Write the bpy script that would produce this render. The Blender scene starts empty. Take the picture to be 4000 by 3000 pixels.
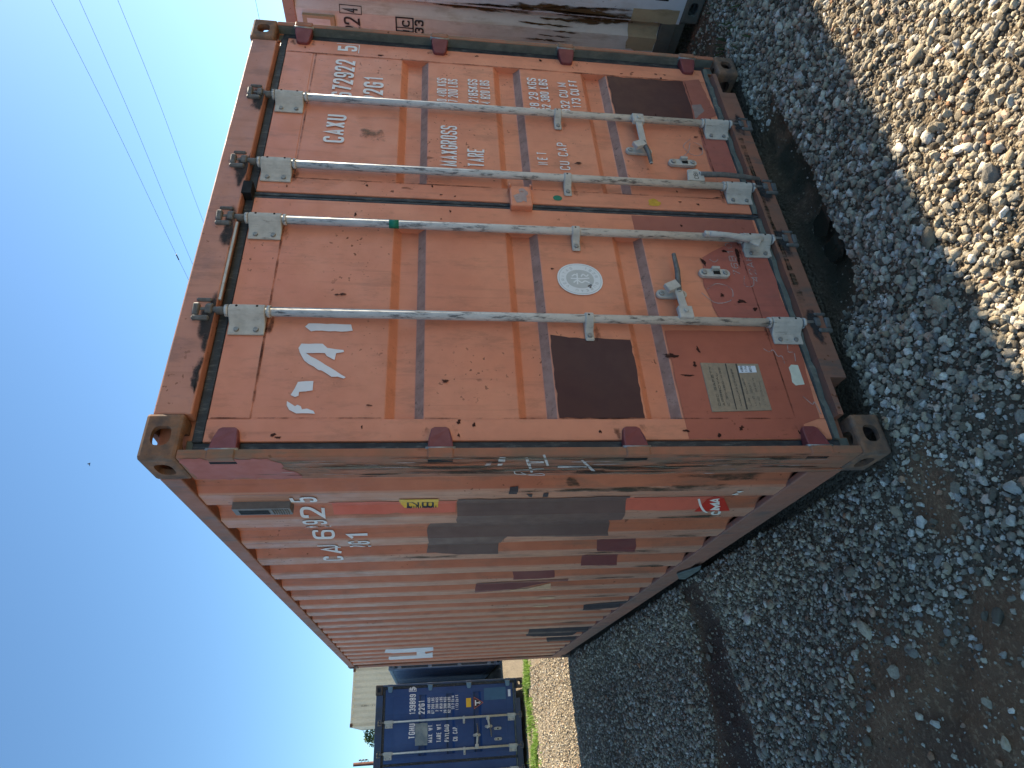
import bpy, bmesh, math, random
import numpy as np
from mathutils import Matrix, Vector, Euler
from mathutils.geometry import tessellate_polygon

random.seed(7)
rng = np.random.default_rng(11)
scene = bpy.context.scene
COL = scene.collection

# ---------------------------------------------------------------- camera
CAM_POS = Vector((-0.822, -1.8734, 1.6826))
RIGHT = Vector((0.8624, -0.5062, 0.0073)); UP = Vector((0.0606, 0.1177, 0.9912)); FWD = Vector((0.5026, 0.8544, -0.1322))
cam_data = bpy.data.cameras.new('camera'); cam = bpy.data.objects.new('camera', cam_data); COL.objects.link(cam)
cam_data.sensor_fit = 'HORIZONTAL'; cam_data.sensor_width = 36.0
cam_data.lens = 36.0 * 2386.1 / 4000.0
cam_data.clip_start = 0.05; cam_data.clip_end = 2000.0
_f = FWD.normalized(); _r = (RIGHT - RIGHT.dot(_f) * _f).normalized(); _u = _r.cross(_f)
# the phone was held on its side: image right is down, image up is the viewer's right
cx, cy, cz = -_u, _r, -_f
cam.matrix_world = Matrix(((cx.x, cy.x, cz.x, CAM_POS.x), (cx.y, cy.y, cz.y, CAM_POS.y), (cx.z, cy.z, cz.z, CAM_POS.z), (0, 0, 0, 1)))
scene.camera = cam

# ---------------------------------------------------------------- sky and sun
SUN_DIR = Vector((4.26, 0.57, 2.591)).normalized()
SUN_EL = math.asin(SUN_DIR.z); SUN_AZ = math.atan2(SUN_DIR.x, SUN_DIR.y)
world = bpy.data.worlds.new('World'); scene.world = world; world.use_nodes = True
wn = world.node_tree; wn.nodes.clear()
sky = wn.nodes.new('ShaderNodeTexSky'); sky.sky_type = 'NISHITA'; sky.sun_disc = False
sky.sun_elevation = SUN_EL; sky.sun_rotation = SUN_AZ
sky.air_density = 0.9; sky.dust_density = 0.3; sky.ozone_density = 4.5; sky.altitude = 300.0
bgd = wn.nodes.new('ShaderNodeBackground'); bgd.inputs['Strength'].default_value = 0.08
wo = wn.nodes.new('ShaderNodeOutputWorld')
wb = wn.nodes.new('ShaderNodeMix'); wb.data_type = 'RGBA'; wb.blend_type = 'MULTIPLY'; wb.inputs[0].default_value = 1.0; wb.inputs[7].default_value = (0.88, 0.99, 0.94, 1.0)   # daylight white balance
wn.links.new(sky.outputs[0], wb.inputs[6]); wn.links.new(wb.outputs[2], bgd.inputs['Color']); wn.links.new(bgd.outputs[0], wo.inputs['Surface'])
sun_data = bpy.data.lights.new('sun', 'SUN'); sun_data.energy = 5.0; sun_data.angle = math.radians(0.55)
sun_data.color = (1.0, 0.88, 0.69)
sun = bpy.data.objects.new('sun', sun_data); COL.objects.link(sun)
sun.rotation_euler = SUN_DIR.to_track_quat('Z', 'Y').to_euler()
sun.location = (20, 5, 20)

scene.view_settings.view_transform = 'Standard'
scene.view_settings.look = 'None'
scene.view_settings.gamma = 1.0
scene.view_settings.use_curve_mapping = False
scene.view_settings.exposure = 1.58
scene.render.resolution_x = 1024; scene.render.resolution_y = 768

# ---------------------------------------------------------------- materials
def lin(r, g, b):
    f = lambda c: ((c / 255 + 0.055) / 1.055) ** 2.4 if c > 10 else c / 255 / 12.92
    return (f(r), f(g), f(b), 1.0)

class NT:
    def __init__(s, name):
        s.m = bpy.data.materials.new(name); s.m.use_nodes = True
        s.t = s.m.node_tree; s.t.nodes.clear()
        s.o = s.t.nodes.new('ShaderNodeOutputMaterial')
        s.b = s.t.nodes.new('ShaderNodeBsdfPrincipled')
        s.t.links.new(s.b.outputs[0], s.o.inputs['Surface'])
        tc = s.t.nodes.new('ShaderNodeTexCoord'); s.obj = tc.outputs['Object']
    def node(s, ty, **kw):
        n = s.t.nodes.new(ty)
        for k, v in kw.items(): setattr(n, k, v)
        return n
    def set(s, sock, v):
        if isinstance(v, bpy.types.NodeSocket): s.t.links.new(v, sock)
        else: sock.default_value = v
    def map(s, scale=(1, 1, 1), loc=(0, 0, 0), src=None):
        n = s.node('ShaderNodeMapping'); s.set(n.inputs['Vector'], src or s.obj)
        n.inputs['Scale'].default_value = scale; n.inputs['Location'].default_value = loc
        return n.outputs[0]
    def noise(s, scale, detail=4, rough=0.55, vec=None, dist=0.0):
        n = s.node('ShaderNodeTexNoise'); s.set(n.inputs['Vector'], vec or s.obj)
        n.inputs['Scale'].default_value = scale; n.inputs['Detail'].default_value = detail
        n.inputs['Roughness'].default_value = rough; n.inputs['Distortion'].default_value = dist
        return n.outputs[0]
    def rng(s, v, a, b, c=0.0, d=1.0, smooth=True):
        n = s.node('ShaderNodeMapRange'); n.clamp = True
        if smooth: n.interpolation_type = 'SMOOTHSTEP'
        s.set(n.inputs[0], v)
        for i, q in enumerate((a, b, c, d)): n.inputs[i + 1].default_value = q
        return n.outputs[0]
    def math(s, op, a, b=0.0):
        n = s.node('ShaderNodeMath', operation=op); s.set(n.inputs[0], a); s.set(n.inputs[1], b)
        return n.outputs[0]
    def mix(s, fac, a, b):
        n = s.node('ShaderNodeMix', data_type='RGBA'); s.set(n.inputs[0], fac); s.set(n.inputs[6], a); s.set(n.inputs[7], b)
        return n.outputs[2]
    def sep(s, v):
        n = s.node('ShaderNodeSeparateXYZ'); s.set(n.inputs[0], v); return n.outputs
    def bump(s, h, strength=0.2, dist=0.01, prev=None):
        n = s.node('ShaderNodeBump'); s.set(n.inputs['Height'], h)
        n.inputs['Strength'].default_value = strength; n.inputs['Distance'].default_value = dist
        if prev is not None: s.set(n.inputs['Normal'], prev)
        return n.outputs[0]
    def col(s, v): s.set(s.b.inputs['Base Color'], v)
    def rough(s, v): s.set(s.b.inputs['Roughness'], v)
    def normal(s, v): s.set(s.b.inputs['Normal'], v)
    def spec(s, v): s.b.inputs['Specular IOR Level'].default_value = v
    def metal(s, v): s.set(s.b.inputs['Metallic'], v)
    def alpha(s, f):
        tr = s.node('ShaderNodeBsdfTransparent'); mx = s.node('ShaderNodeMixShader')
        s.set(mx.inputs[0], f); s.t.links.new(tr.outputs[0], mx.inputs[1]); s.t.links.new(s.b.outputs[0], mx.inputs[2])
        s.t.links.new(mx.outputs[0], s.o.inputs['Surface'])

RUST = lin(74, 44, 30); RUST2 = lin(120, 70, 40)
def paint(name, c1, c2, streak=0.25, sc=None, rust=0.5, rough=0.55, dirt=0.0, dc=None, pale_flats=None, dent=0.12, speck=55, seed=0.0, sv=1.0, spec=0.35, bs=1.6):
    """old container paint: blotchy fading, vertical run marks, rust specks, shallow dents"""
    n = NT(name)
    o = n.map(loc=(seed, seed * 0.7, seed * 1.3))
    base = n.mix(n.rng(n.noise(bs, 6, 0.65, o), 0.32, 0.68), c1, c2)
    base = n.mix(n.rng(n.noise(bs * 0.55, 3, 0.5, n.map((1, 1, 1), (seed + 4, 7, 2))), 0.45, 0.75, 0.0, 0.28), base, tuple(min(1, x * 0.75 + 0.05) for x in c1[:3]) + (1,))
    fine = n.noise(14, 5, 0.6, o)
    base = n.mix(n.rng(fine, 0.35, 0.75, 0.0, 0.22), base, tuple(x * 0.62 for x in c1[:3]) + (1,))
    if pale_flats:  # paler tone on the outermost rib flats, chosen by depth, with darker scuffs
        cc, x0, x1, amt = pale_flats
        xs = n.sep(n.obj)[0]
        f = n.rng(xs, x0, x1, 1.0, 0.0)
        st = n.rng(n.noise(3.0, 6, 0.65, n.map((3, 14, 0.7))), 0.25, 0.6, 0.35, 1.0)
        base = n.mix(n.math('MULTIPLY', n.math('MULTIPLY', f, st), amt), base, cc)
        sc1 = n.rng(n.noise(4.0, 7, 0.75, n.map((4, 26, 0.9), (seed, 1, 0))), 0.60, 0.70)
        sc2 = n.rng(n.noise(2.0, 4, 0.6, n.map(loc=(9, seed, 4))), 0.42, 0.62)
        base = n.mix(n.math('MULTIPLY', n.math('MULTIPLY', sc1, f), n.math('MULTIPLY', sc2, 0.85)), base, lin(92, 74, 64))
    stv = n.noise(3.0, 7, 0.68, n.map((11 * sv, 11 * sv, 0.55), (seed, 0, 0)))
    stf = n.rng(stv, 0.52, 0.74, 0.0, streak)
    base = n.mix(stf, base, sc or tuple(x * 0.45 for x in c1[:3]) + (1,))
    if dirt:
        df = n.rng(n.noise(4.5, 7, 0.7, n.map((2.4, 2.4, 0.8), (seed, 3, 1))), 0.5, 0.68, 0.0, dirt)
        base = n.mix(df, base, dc or lin(92, 84, 72))
    sp = n.rng(n.noise(speck, 2, 0.5, o), 0.665, 0.72)
    area = n.rng(n.noise(2.3, 4, 0.6, n.map(loc=(5 + seed, 2, 9))), 0.47, 0.66)
    big = n.rng(n.noise(speck * 0.22, 4, 0.65, n.map((1.3, 1.3, 0.45), (8, seed, 2))), 0.67, 0.74, 0, 0.85)
    rf = n.math('MULTIPLY', n.math('MAXIMUM', n.math('MULTIPLY', sp, area), n.math('MULTIPLY', big, area)), rust)
    base = n.mix(rf, base, n.mix(n.noise(90, 2), RUST, RUST2))
    n.col(base); n.spec(spec)
    n.rough(n.math('ADD', n.rng(fine, 0.3, 0.7, rough - 0.07, rough + 0.1), n.math('MULTIPLY', rf, 0.3)))
    b = n.bump(n.noise(3.2, 2, 0.5, o), dent, 0.02)
    b = n.bump(n.noise(260, 2, 0.5), 0.06, 0.001, b)
    b = n.bump(n.math('SUBTRACT', 0.0, rf), 0.25, 0.0015, b)
    n.normal(b)
    return n.m

def flatmat(name, c, rough=0.6, var=0.25, scale=30, metal=0.0, c2=None, bump=0.05, wear=None, spec=0.35):
    n = NT(name)
    f = n.rng(n.noise(scale, 5, 0.6), 0.3, 0.7)
    base = n.mix(f, c, c2 or tuple(x * (1 - var) for x in c[:3]) + (1,))
    if wear:
        wc, a, b_ = wear
        base = n.mix(n.rng(n.noise(scale * 1.7, 6, 0.7, n.map((1.5, 1.5, 0.35))), a, b_), base, wc)
    n.col(base); n.rough(n.rng(f, 0, 1, rough - 0.06, rough + 0.08)); n.b.inputs['Metallic'].default_value = metal; n.spec(spec)
    n.normal(n.bump(n.noise(scale * 6, 3), bump, 0.002))
    return n.m

STAINS = set()
def stain(name, c, scale=18, a=0.42, b=0.6, stretch=(1, 1, 1), rough=0.8, amount=0.9):
    """a worn mark that lets the paint below show through its gaps"""
    n = NT(name)
    n.col(n.mix(n.noise(scale * 2, 3), c, tuple(x * 0.6 for x in c[:3]) + (1,))); n.rough(rough); n.spec(0.2)
    fd = n.node('ShaderNodeAttribute', attribute_name='fade').outputs['Fac']
    h = n.math('ADD', n.noise(scale, 6, 0.68, n.map(stretch)), n.math('MULTIPLY', n.math('SUBTRACT', fd, 1.0), 0.42))
    n.alpha(n.rng(h, a, b, 0, amount))
    STAINS.add(n.m.name)
    return n.m

OR1 = lin(220, 142, 108); OR2 = lin(208, 126, 94); PALE_FLATS = lin(183, 138, 122)
M = {}
M['door'] = paint('orange_door_paint', OR1, OR2, streak=0.3, sc=lin(150, 94, 72), rust=0.9, rough=0.42, dirt=0.3, dc=lin(120, 82, 62), dent=0.1, spec=0.4)
M['side'] = paint('orange_side_paint', lin(196, 114, 78), lin(178, 98, 66), streak=0.5, sc=lin(116, 80, 62), rust=0.95, rough=0.5, dirt=0.5, dc=lin(128, 92, 72),
                  pale_flats=(lin(188, 146, 120), 0.0135, 0.0175, 0.72), dent=0.25, seed=3.0)
M['post'] = paint('weathered_post_paint', lin(170, 104, 76), lin(136, 100, 76), streak=0.85, sc=lin(104, 88, 70), rust=1.0, rough=0.7, dirt=0.85, dc=lin(110, 98, 82), dent=0.3, speck=40, seed=5.0, sv=2.6, bs=5)
M['header'] = paint('faded_header_paint', lin(198, 138, 112), lin(180, 124, 104), streak=0.4, rust=0.7, rough=0.55, dirt=0.35, dc=lin(96, 80, 76), seed=2.0)
M['sill'] = paint('worn_sill_paint', lin(158, 98, 72), lin(122, 90, 74), streak=0.3, rust=1.0, rough=0.7, dirt=0.7, dc=lin(84, 82, 76), seed=8.0, dent=0.3)
M['rail'] = paint('rail_paint', lin(164, 104, 80), lin(138, 100, 82), streak=0.3, rust=0.9, rough=0.65, dirt=0.6, dc=lin(96, 88, 82), seed=9.0, dent=0.25)
M['casting'] = paint('rusty_casting_metal', lin(142, 104, 78), lin(84, 74, 68), streak=0.5, rust=1.0, rough=0.8, dirt=0.8, dc=lin(120, 114, 106), speck=110, seed=4.0, dent=0.5, spec=0.25, bs=15, sv=2.5)
M['rubber'] = flatmat('black_gasket_rubber', lin(54, 58, 62), 0.6, 0.3, 25, wear=(lin(104, 106, 102), 0.5, 0.75))
M['grimy'] = flatmat('greasy_grey_paint', lin(104, 108, 100), 0.6, 0.35, 14, wear=(lin(120, 120, 108), 0.5, 0.75), bump=0.15)
M['rod'] = flatmat('worn_white_rod_paint', lin(200, 194, 184), 0.5, 0.12, 22, wear=(lin(98, 94, 90), 0.50, 0.66), bump=0.06)
M['bracket'] = flatmat('galvanised_bracket', lin(190, 184, 172), 0.5, 0.2, 26, wear=(lin(118, 110, 98), 0.56, 0.76), bump=0.06)
M['cam'] = flatmat('greasy_forged_steel', lin(110, 106, 100), 0.55, 0.4, 40, wear=(lin(128, 100, 78), 0.6, 0.75), bump=0.25)
M['bolt'] = flatmat('bolt_steel', lin(158, 156, 150), 0.45, 0.3, 60, metal=0.4)
M['hinge'] = flatmat('maroon_hinge_paint', lin(124, 62, 62), 0.5, 0.2, 18, wear=(lin(90, 66, 60), 0.68, 0.8))
M['black'] = flatmat('dark_void', lin(22, 22, 22), 0.8, 0.2, 30)
M['dusty'] = flatmat('dusty_ledge_paint', lin(170, 132, 116), 0.8, 0.2, 20, c2=lin(146, 112, 98), wear=(lin(104, 84, 72), 0.55, 0.72), bump=0.12)
M['groove'] = M['door']
M['white_paint'] = flatmat('white_lettering_paint', lin(226, 224, 220), 0.6, 0.07, 40, bump=0.02)
M['white_vinyl'] = flatmat('white_vinyl', lin(222, 220, 220), 0.5, 0.06, 12, bump=0.02)
M['maroon_patch'] = paint('maroon_primer_patch', lin(74, 38, 36), lin(66, 34, 34), streak=0.1, rust=0.15, rough=0.5, seed=1.0, dent=0.08)
M['brown_patch'] = paint('brown_side_patch', lin(108, 80, 70), lin(96, 72, 64), streak=0.3, rust=0.15, rough=0.55, dirt=0.25, dc=lin(112, 92, 84), seed=6.0)
M['red_patch'] = paint('red_oxide_patch', lin(178, 98, 76), lin(164, 90, 70), streak=0.2, rust=0.8, rough=0.5, seed=7.0)
M['rose_patch'] = paint('rose_red_patch', lin(176, 98, 82), lin(164, 92, 78), streak=0.25, rust=0.3, rough=0.6, dirt=0.25, dc=lin(100, 80, 74), seed=2.5)
M['bright_red'] = paint('bright_red_touch_up', lin(212, 104, 78), lin(204, 98, 74), streak=0.2, rust=0.4, rough=0.5, seed=3.3)
M['wine_patch'] = paint('wine_red_patch', lin(122, 58, 54), lin(108, 54, 52), streak=0.3, rust=0.3, rough=0.5, dirt=0.3, dc=lin(120, 84, 76), seed=4.4)
M['dark_patch'] = paint('charcoal_patch', lin(64, 52, 52), lin(54, 46, 48), streak=0.4, rust=0.3, rough=0.6, dirt=0.3, dc=lin(90, 82, 78), seed=1.4)
M['brown_low'] = paint('brown_touch_up', lin(166, 94, 76), lin(154, 90, 74), streak=0.2, rust=0.6, rough=0.55, seed=5.4)
M['grey_spot'] = flatmat('grey_filler', lin(142, 122, 114), 0.7, 0.15, 30)
M['grease'] = stain('grease_stain', lin(58, 58, 58), 14, 0.2, 0.5, amount=0.85)
M['rust_seam'] = stain('rust_seam', lin(84, 50, 38), 11, 0.36, 0.72, (1, 1, 1), amount=0.8)
M['rust_mark'] = stain('rust_mark', lin(66, 38, 30), 40, 0.2, 0.42, (1, 1, 1))
M['moss'] = stain('dark_grime', lin(84, 74, 58), 16, 0.3, 0.6, (2, 2, 0.5), amount=0.85)
M['scratch'] = stain('pale_scratch', lin(196, 176, 168), 30, 0.35, 0.5, (1, 1, 0.4), amount=0.8)
M['chalk_mark'] = stain('paint_marker', lin(226, 218, 210), 60, 0.3, 0.4, amount=0.95)
M['bare'] = stain('bare_orange', lin(196, 112, 76), 14, 0.3, 0.55, (3, 3, 0.4), amount=0.85)
M['greywash'] = stain('grey_wash', lin(134, 122, 104), 14, 0.3, 0.6, (3, 3, 0.4), amount=0.8)
M['darkrub'] = stain('dark_rub', lin(70, 58, 46), 12, 0.3, 0.55, (3, 3, 0.35), amount=0.85)
M['smudge'] = stain('adhesive_smudge', lin(140, 116, 96), 12, 0.42, 0.62, amount=0.7)
M['yellow'] = flatmat('yellow_decal', lin(222, 176, 52), 0.5, 0.1, 20)
M['green'] = flatmat('green_sticker', lin(20, 118, 92), 0.5, 0.1, 20)
M['yellow_blob'] = flatmat('yellow_sticker', lin(206, 162, 56), 0.6, 0.25, 40)
M['scar'] = flatmat('bare_scar', lin(212, 168, 128), 0.6, 0.2, 30)
M['paper'] = flatmat('paper_label', lin(206, 206, 186), 0.7, 0.1, 40)
M['plate'] = flatmat('dull_data_plate', lin(156, 142, 122), 0.5, 0.15, 60, wear=(lin(120, 108, 92), 0.55, 0.8), metal=0.3)
M['tag'] = flatmat('white_tag', lin(214, 218, 222), 0.6, 0.05, 40)
M['print'] = flatmat('dark_print', lin(70, 66, 60), 0.7, 0.1, 40)
M['seal_white'] = flatmat('seal_white', lin(226, 226, 222), 0.55, 0.04, 20)
M['seal_grey'] = flatmat('seal_grey', lin(190, 190, 184), 0.6, 0.05, 20)
M['red_logo'] = flatmat('logo_red', lin(196, 52, 36), 0.5, 0.1, 20)
M['cream'] = flatmat('logo_cream', lin(236, 226, 208), 0.5, 0.08, 20)
M['vent'] = flatmat('vent_grey', lin(120, 116, 112), 0.55, 0.2, 30)
M['cargo_floor'] = flatmat('floor_timber', lin(80, 62, 48), 0.8, 0.2, 10)
# other containers
M['wh_side'] = paint('weathered_white_paint', lin(206, 202, 194), lin(188, 186, 182), streak=0.45, sc=lin(156, 134, 108), rust=0.9, rough=0.6, dirt=0.5, dc=lin(150, 136, 116), seed=12.0, dent=0.3)
M['wh_post'] = paint('white_post_paint', lin(200, 204, 208), lin(186, 190, 196), streak=0.3, sc=lin(150, 130, 104), rust=0.8, rough=0.6, dirt=0.3, dc=lin(150, 140, 120), seed=13.0)
M['wh_rail'] = paint('white_rail_grime', lin(96, 94, 86), lin(74, 74, 68), streak=0.3, rust=0.8, rough=0.75, dirt=0.5, dc=lin(110, 100, 82), seed=14.0)
M['wh_top'] = paint('white_top_rail', lin(170, 136, 118), lin(150, 110, 94), streak=0.3, rust=1.0, rough=0.7, dirt=0.4, seed=15.0)
M['wh_rust'] = stain('heavy_rust', lin(96, 72, 46), 12, 0.24, 0.5, (2.2, 2.2, 0.5), amount=0.95)
M['beige_patch'] = paint('beige_repair', lin(170, 152, 120), lin(150, 134, 108), streak=0.3, rust=0.8, rough=0.7, dirt=0.4, dc=lin(110, 92, 66), seed=16.0)
M['black_letter'] = flatmat('black_lettering', lin(42, 42, 48), 0.6, 0.1, 30)
M['bl_door'] = paint('navy_door_paint', lin(40, 72, 120), lin(34, 62, 106), streak=0.3, sc=lin(30, 46, 70), rust=0.5, rough=0.45, dirt=0.25, dc=lin(62, 84, 112), seed=20.0)
M['bl_post'] = paint('navy_frame_paint', lin(46, 68, 100), lin(56, 66, 78), streak=0.4, sc=lin(40, 44, 50), rust=0.9, rough=0.55, dirt=0.35, dc=lin(66, 64, 62), seed=21.0)
M['bl_cast'] = paint('navy_casting', lin(72, 66, 62), lin(56, 54, 54), streak=0.3, rust=1.0, rough=0.75, dirt=0.4, seed=22.0)
M['bl_hinge'] = flatmat('pale_blue_hinge', lin(92, 124, 146), 0.5, 0.15, 20)
M['bl_rod'] = flatmat('grey_rod_paint', lin(176, 178, 170), 0.5, 0.2, 22, wear=(lin(120, 116, 104), 0.55, 0.75))
M['bl_patch'] = paint('teal_patch', lin(58, 98, 128), lin(52, 90, 120), streak=0.2, rust=0.5, rough=0.5, seed=23.0)
M['sl'] = paint('slate_blue_paint', lin(106, 116, 126), lin(92, 102, 112), streak=0.3, rust=0.4, rough=0.5, dirt=0.25, seed=30.0)
M['br'] = paint('dark_brown_paint', lin(84, 60, 54), lin(70, 52, 48), streak=0.3, rust=0.4, rough=0.6, dirt=0.25, seed=31.0)
M['be'] = paint('cream_container_paint', lin(226, 216, 190), lin(214, 204, 180), streak=0.15, rust=0.2, rough=0.5, dirt=0.12, dc=lin(190, 176, 150), seed=32.0)
M['gn'] = paint('green_container_paint', lin(70, 92, 78), lin(62, 82, 72), streak=0.3, rust=0.5, rough=0.55, dirt=0.3, seed=33.0)
M['plastic'] = flatmat('clouded_film', lin(138, 146, 142), 0.25, 0.35, 9, c2=lin(96, 110, 116), bump=0.4)
M['wire'] = flatmat('dark_cable', lin(46, 58, 72), 0.6, 0.1, 10)
M['timber'] = flatmat('pole_timber', lin(96, 62, 52), 0.8, 0.3, 6)
M['insulator'] = flatmat('insulator_porcelain', lin(70, 62, 60), 0.3, 0.2, 10)

# ---------------------------------------------------------------- mesh helpers
def link(name, me, parent=None):
    o = bpy.data.objects.new(name, me); COL.objects.link(o)
    if parent is not None: o.parent = parent
    return o
def tag(o, label=None, cat=None, group=None, kind=None):
    for k, v in (('label', label), ('category', cat), ('group', group), ('kind', kind)):
        if v: o[k] = v
    return o
def thing(name, label, cat, loc=(0, 0, 0), rz=0.0, group=None):
    o = link(name, None); o.location = loc; o.rotation_euler = (0, 0, rz); o.empty_display_size = 0.2
    return tag(o, label, cat, group)

class MB:
    """collects shapes for ONE mesh object"""
    def __init__(s): s.v = []; s.f = []; s.mi = []; s.sm = []; s.cur = 0
    def add(s, vs, fs, smooth=False):
        k = len(s.v); s.v += [tuple(map(float, p)) for p in vs]
        for f in fs: s.f.append([i + k for i in f]); s.mi.append(s.cur); s.sm.append(smooth)
        return s
    def mat(s, i): s.cur = i; return s
    def box(s, x0, x1, y0, y1, z0, z1):
        v = [(x, y, z) for x in (x0, x1) for y in (y0, y1) for z in (z0, z1)]
        return s.add(v, [(0, 1, 3, 2), (4, 6, 7, 5), (0, 4, 5, 1), (2, 3, 7, 6), (0, 2, 6, 4), (1, 5, 7, 3)])
    def obox(s, c, ax, ay, az, h):
        c = Vector(c); v = []
        for i in (-1, 1):
            for j in (-1, 1):
                for k in (-1, 1): v.append(c + Vector(ax) * h[0] * i + Vector(ay) * h[1] * j + Vector(az) * h[2] * k)
        return s.add(v, [(0, 1, 3, 2), (4, 6, 7, 5), (0, 4, 5, 1), (2, 3, 7, 6), (0, 2, 6, 4), (1, 5, 7, 3)])
    def cyl(s, p0, p1, r0, r1=None, n=14, caps=True):
        p0 = Vector(p0); p1 = Vector(p1); r1 = r0 if r1 is None else r1
        d = (p1 - p0).normalized(); a = d.orthogonal().normalized(); b = d.cross(a)
        v = []
        for p, r in ((p0, r0), (p1, r1)):
            for i in range(n):
                t = 2 * math.pi * i / n; v.append(p + a * math.cos(t) * r + b * math.sin(t) * r)
        s.add(v, [(i, (i + 1) % n, n + (i + 1) % n, n + i) for i in range(n)], True)
        if caps: k = len(s.v) - 2 * n; s.f.append([k + n - 1 - i for i in range(n)]); s.f.append([k + n + i for i in range(n)]); s.mi += [s.cur] * 2; s.sm += [False] * 2
        return s
    def prism(s, poly, d, lo, hi, f):
        """poly of 2-D points, swept from lo to hi; f(a,b,t) gives the 3-D point"""
        n = len(poly); v = [f(a, b, lo) for a, b in poly] + [f(a, b, hi) for a, b in poly]
        s.add(v, [(i, (i + 1) % n, n + (i + 1) % n, n + i) for i in range(n)])
        tri = tessellate_polygon([[Vector((a, b, 0)) for a, b in poly]])
        for t in tri: s.f.append([len(s.v) - 2 * n + i for i in t]); s.f.append([len(s.v) - n + i for i in t]); s.mi += [s.cur] * 2; s.sm += [False] * 2
        return s
    def tube(s, pts, r, n=10, rs=None):
        pts = [Vector(p) for p in pts]; v = []; d0 = (pts[1] - pts[0]).normalized(); a = d0.orthogonal().normalized()
        for i, p in enumerate(pts):
            d = ((pts[min(i + 1, len(pts) - 1)] - pts[max(i - 1, 0)])).normalized(); a = (a - d * a.dot(d)).normalized(); b = d.cross(a)
            rr = rs[i] if rs else r
            for k in range(n): t = 2 * math.pi * k / n; v.append(p + a * math.cos(t) * rr + b * math.sin(t) * rr)
        m = len(pts)
        s.add(v, [(i * n + k, i * n + (k + 1) % n, (i + 1) * n + (k + 1) % n, (i + 1) * n + k) for i in range(m - 1) for k in range(n)], True)
        s.add([v[k] for k in range(n)], [tuple(range(n - 1, -1, -1))]); s.add([v[(m - 1) * n + k] for k in range(n)], [tuple(range(n))])
        return s
    def mesh(s, name, mats, bevel=0.0, seg=1, weld=True):
        me = bpy.data.meshes.new(name); me.from_pydata(s.v, [], s.f)
        for m in mats: me.materials.append(m)
        me.polygons.foreach_set('material_index', s.mi); me.polygons.foreach_set('use_smooth', s.sm)
        bm = bmesh.new(); bm.from_mesh(me)
        if weld: bmesh.ops.remove_doubles(bm, verts=bm.verts, dist=1e-5)
        bmesh.ops.recalc_face_normals(bm, faces=bm.faces)
        if bevel:
            ed = [e for e in bm.edges if len(e.link_faces) == 2 and e.calc_face_angle(0) > 0.6 and not (e.link_faces[0].smooth and e.link_faces[1].smooth)]
            if ed: bmesh.ops.bevel(bm, geom=ed, offset=bevel, segments=seg, profile=0.5, affect='EDGES', clamp_overlap=True)
        bm.to_mesh(me); bm.free(); me.update()
        return me
    def build(s, name, mats, parent=None, bevel=0.0, seg=1, weld=True):
        if not isinstance(mats, (list, tuple)): mats = [mats]
        return link(name, s.mesh(name, mats, bevel, seg, weld), parent)

def ragged(poly, amp=0.004, step=0.03, seed=1):
    r = random.Random(seed); out = []
    for i, p in enumerate(poly):
        q = poly[(i + 1) % len(poly)]; L = math.hypot(q[0] - p[0], q[1] - p[1]); k = max(1, int(L / step))
        for j in range(k):
            t = j / k; jx, jz = (r.uniform(-amp, amp), r.uniform(-amp, amp)) if j else (0, 0)
            out.append((p[0] + (q[0] - p[0]) * t + jx, p[1] + (q[1] - p[1]) * t + jz))
    return out
def blob(c, rx, rz, seed=1, n=28, amp=0.25):
    r = random.Random(seed); ph = [r.uniform(0, 6.28) for _ in range(4)]
    o = []
    for i in range(n):
        t = 2 * math.pi * i / n
        k = 1 + amp * (0.5 * math.sin(2 * t + ph[0]) + 0.35 * math.sin(3 * t + ph[1]) + 0.3 * math.sin(5 * t + ph[2]) + 0.2 * math.sin(9 * t + ph[3]))
        o.append((c[0] + rx * k * math.cos(t), c[1] + rz * k * math.sin(t)))
    return o

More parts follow.
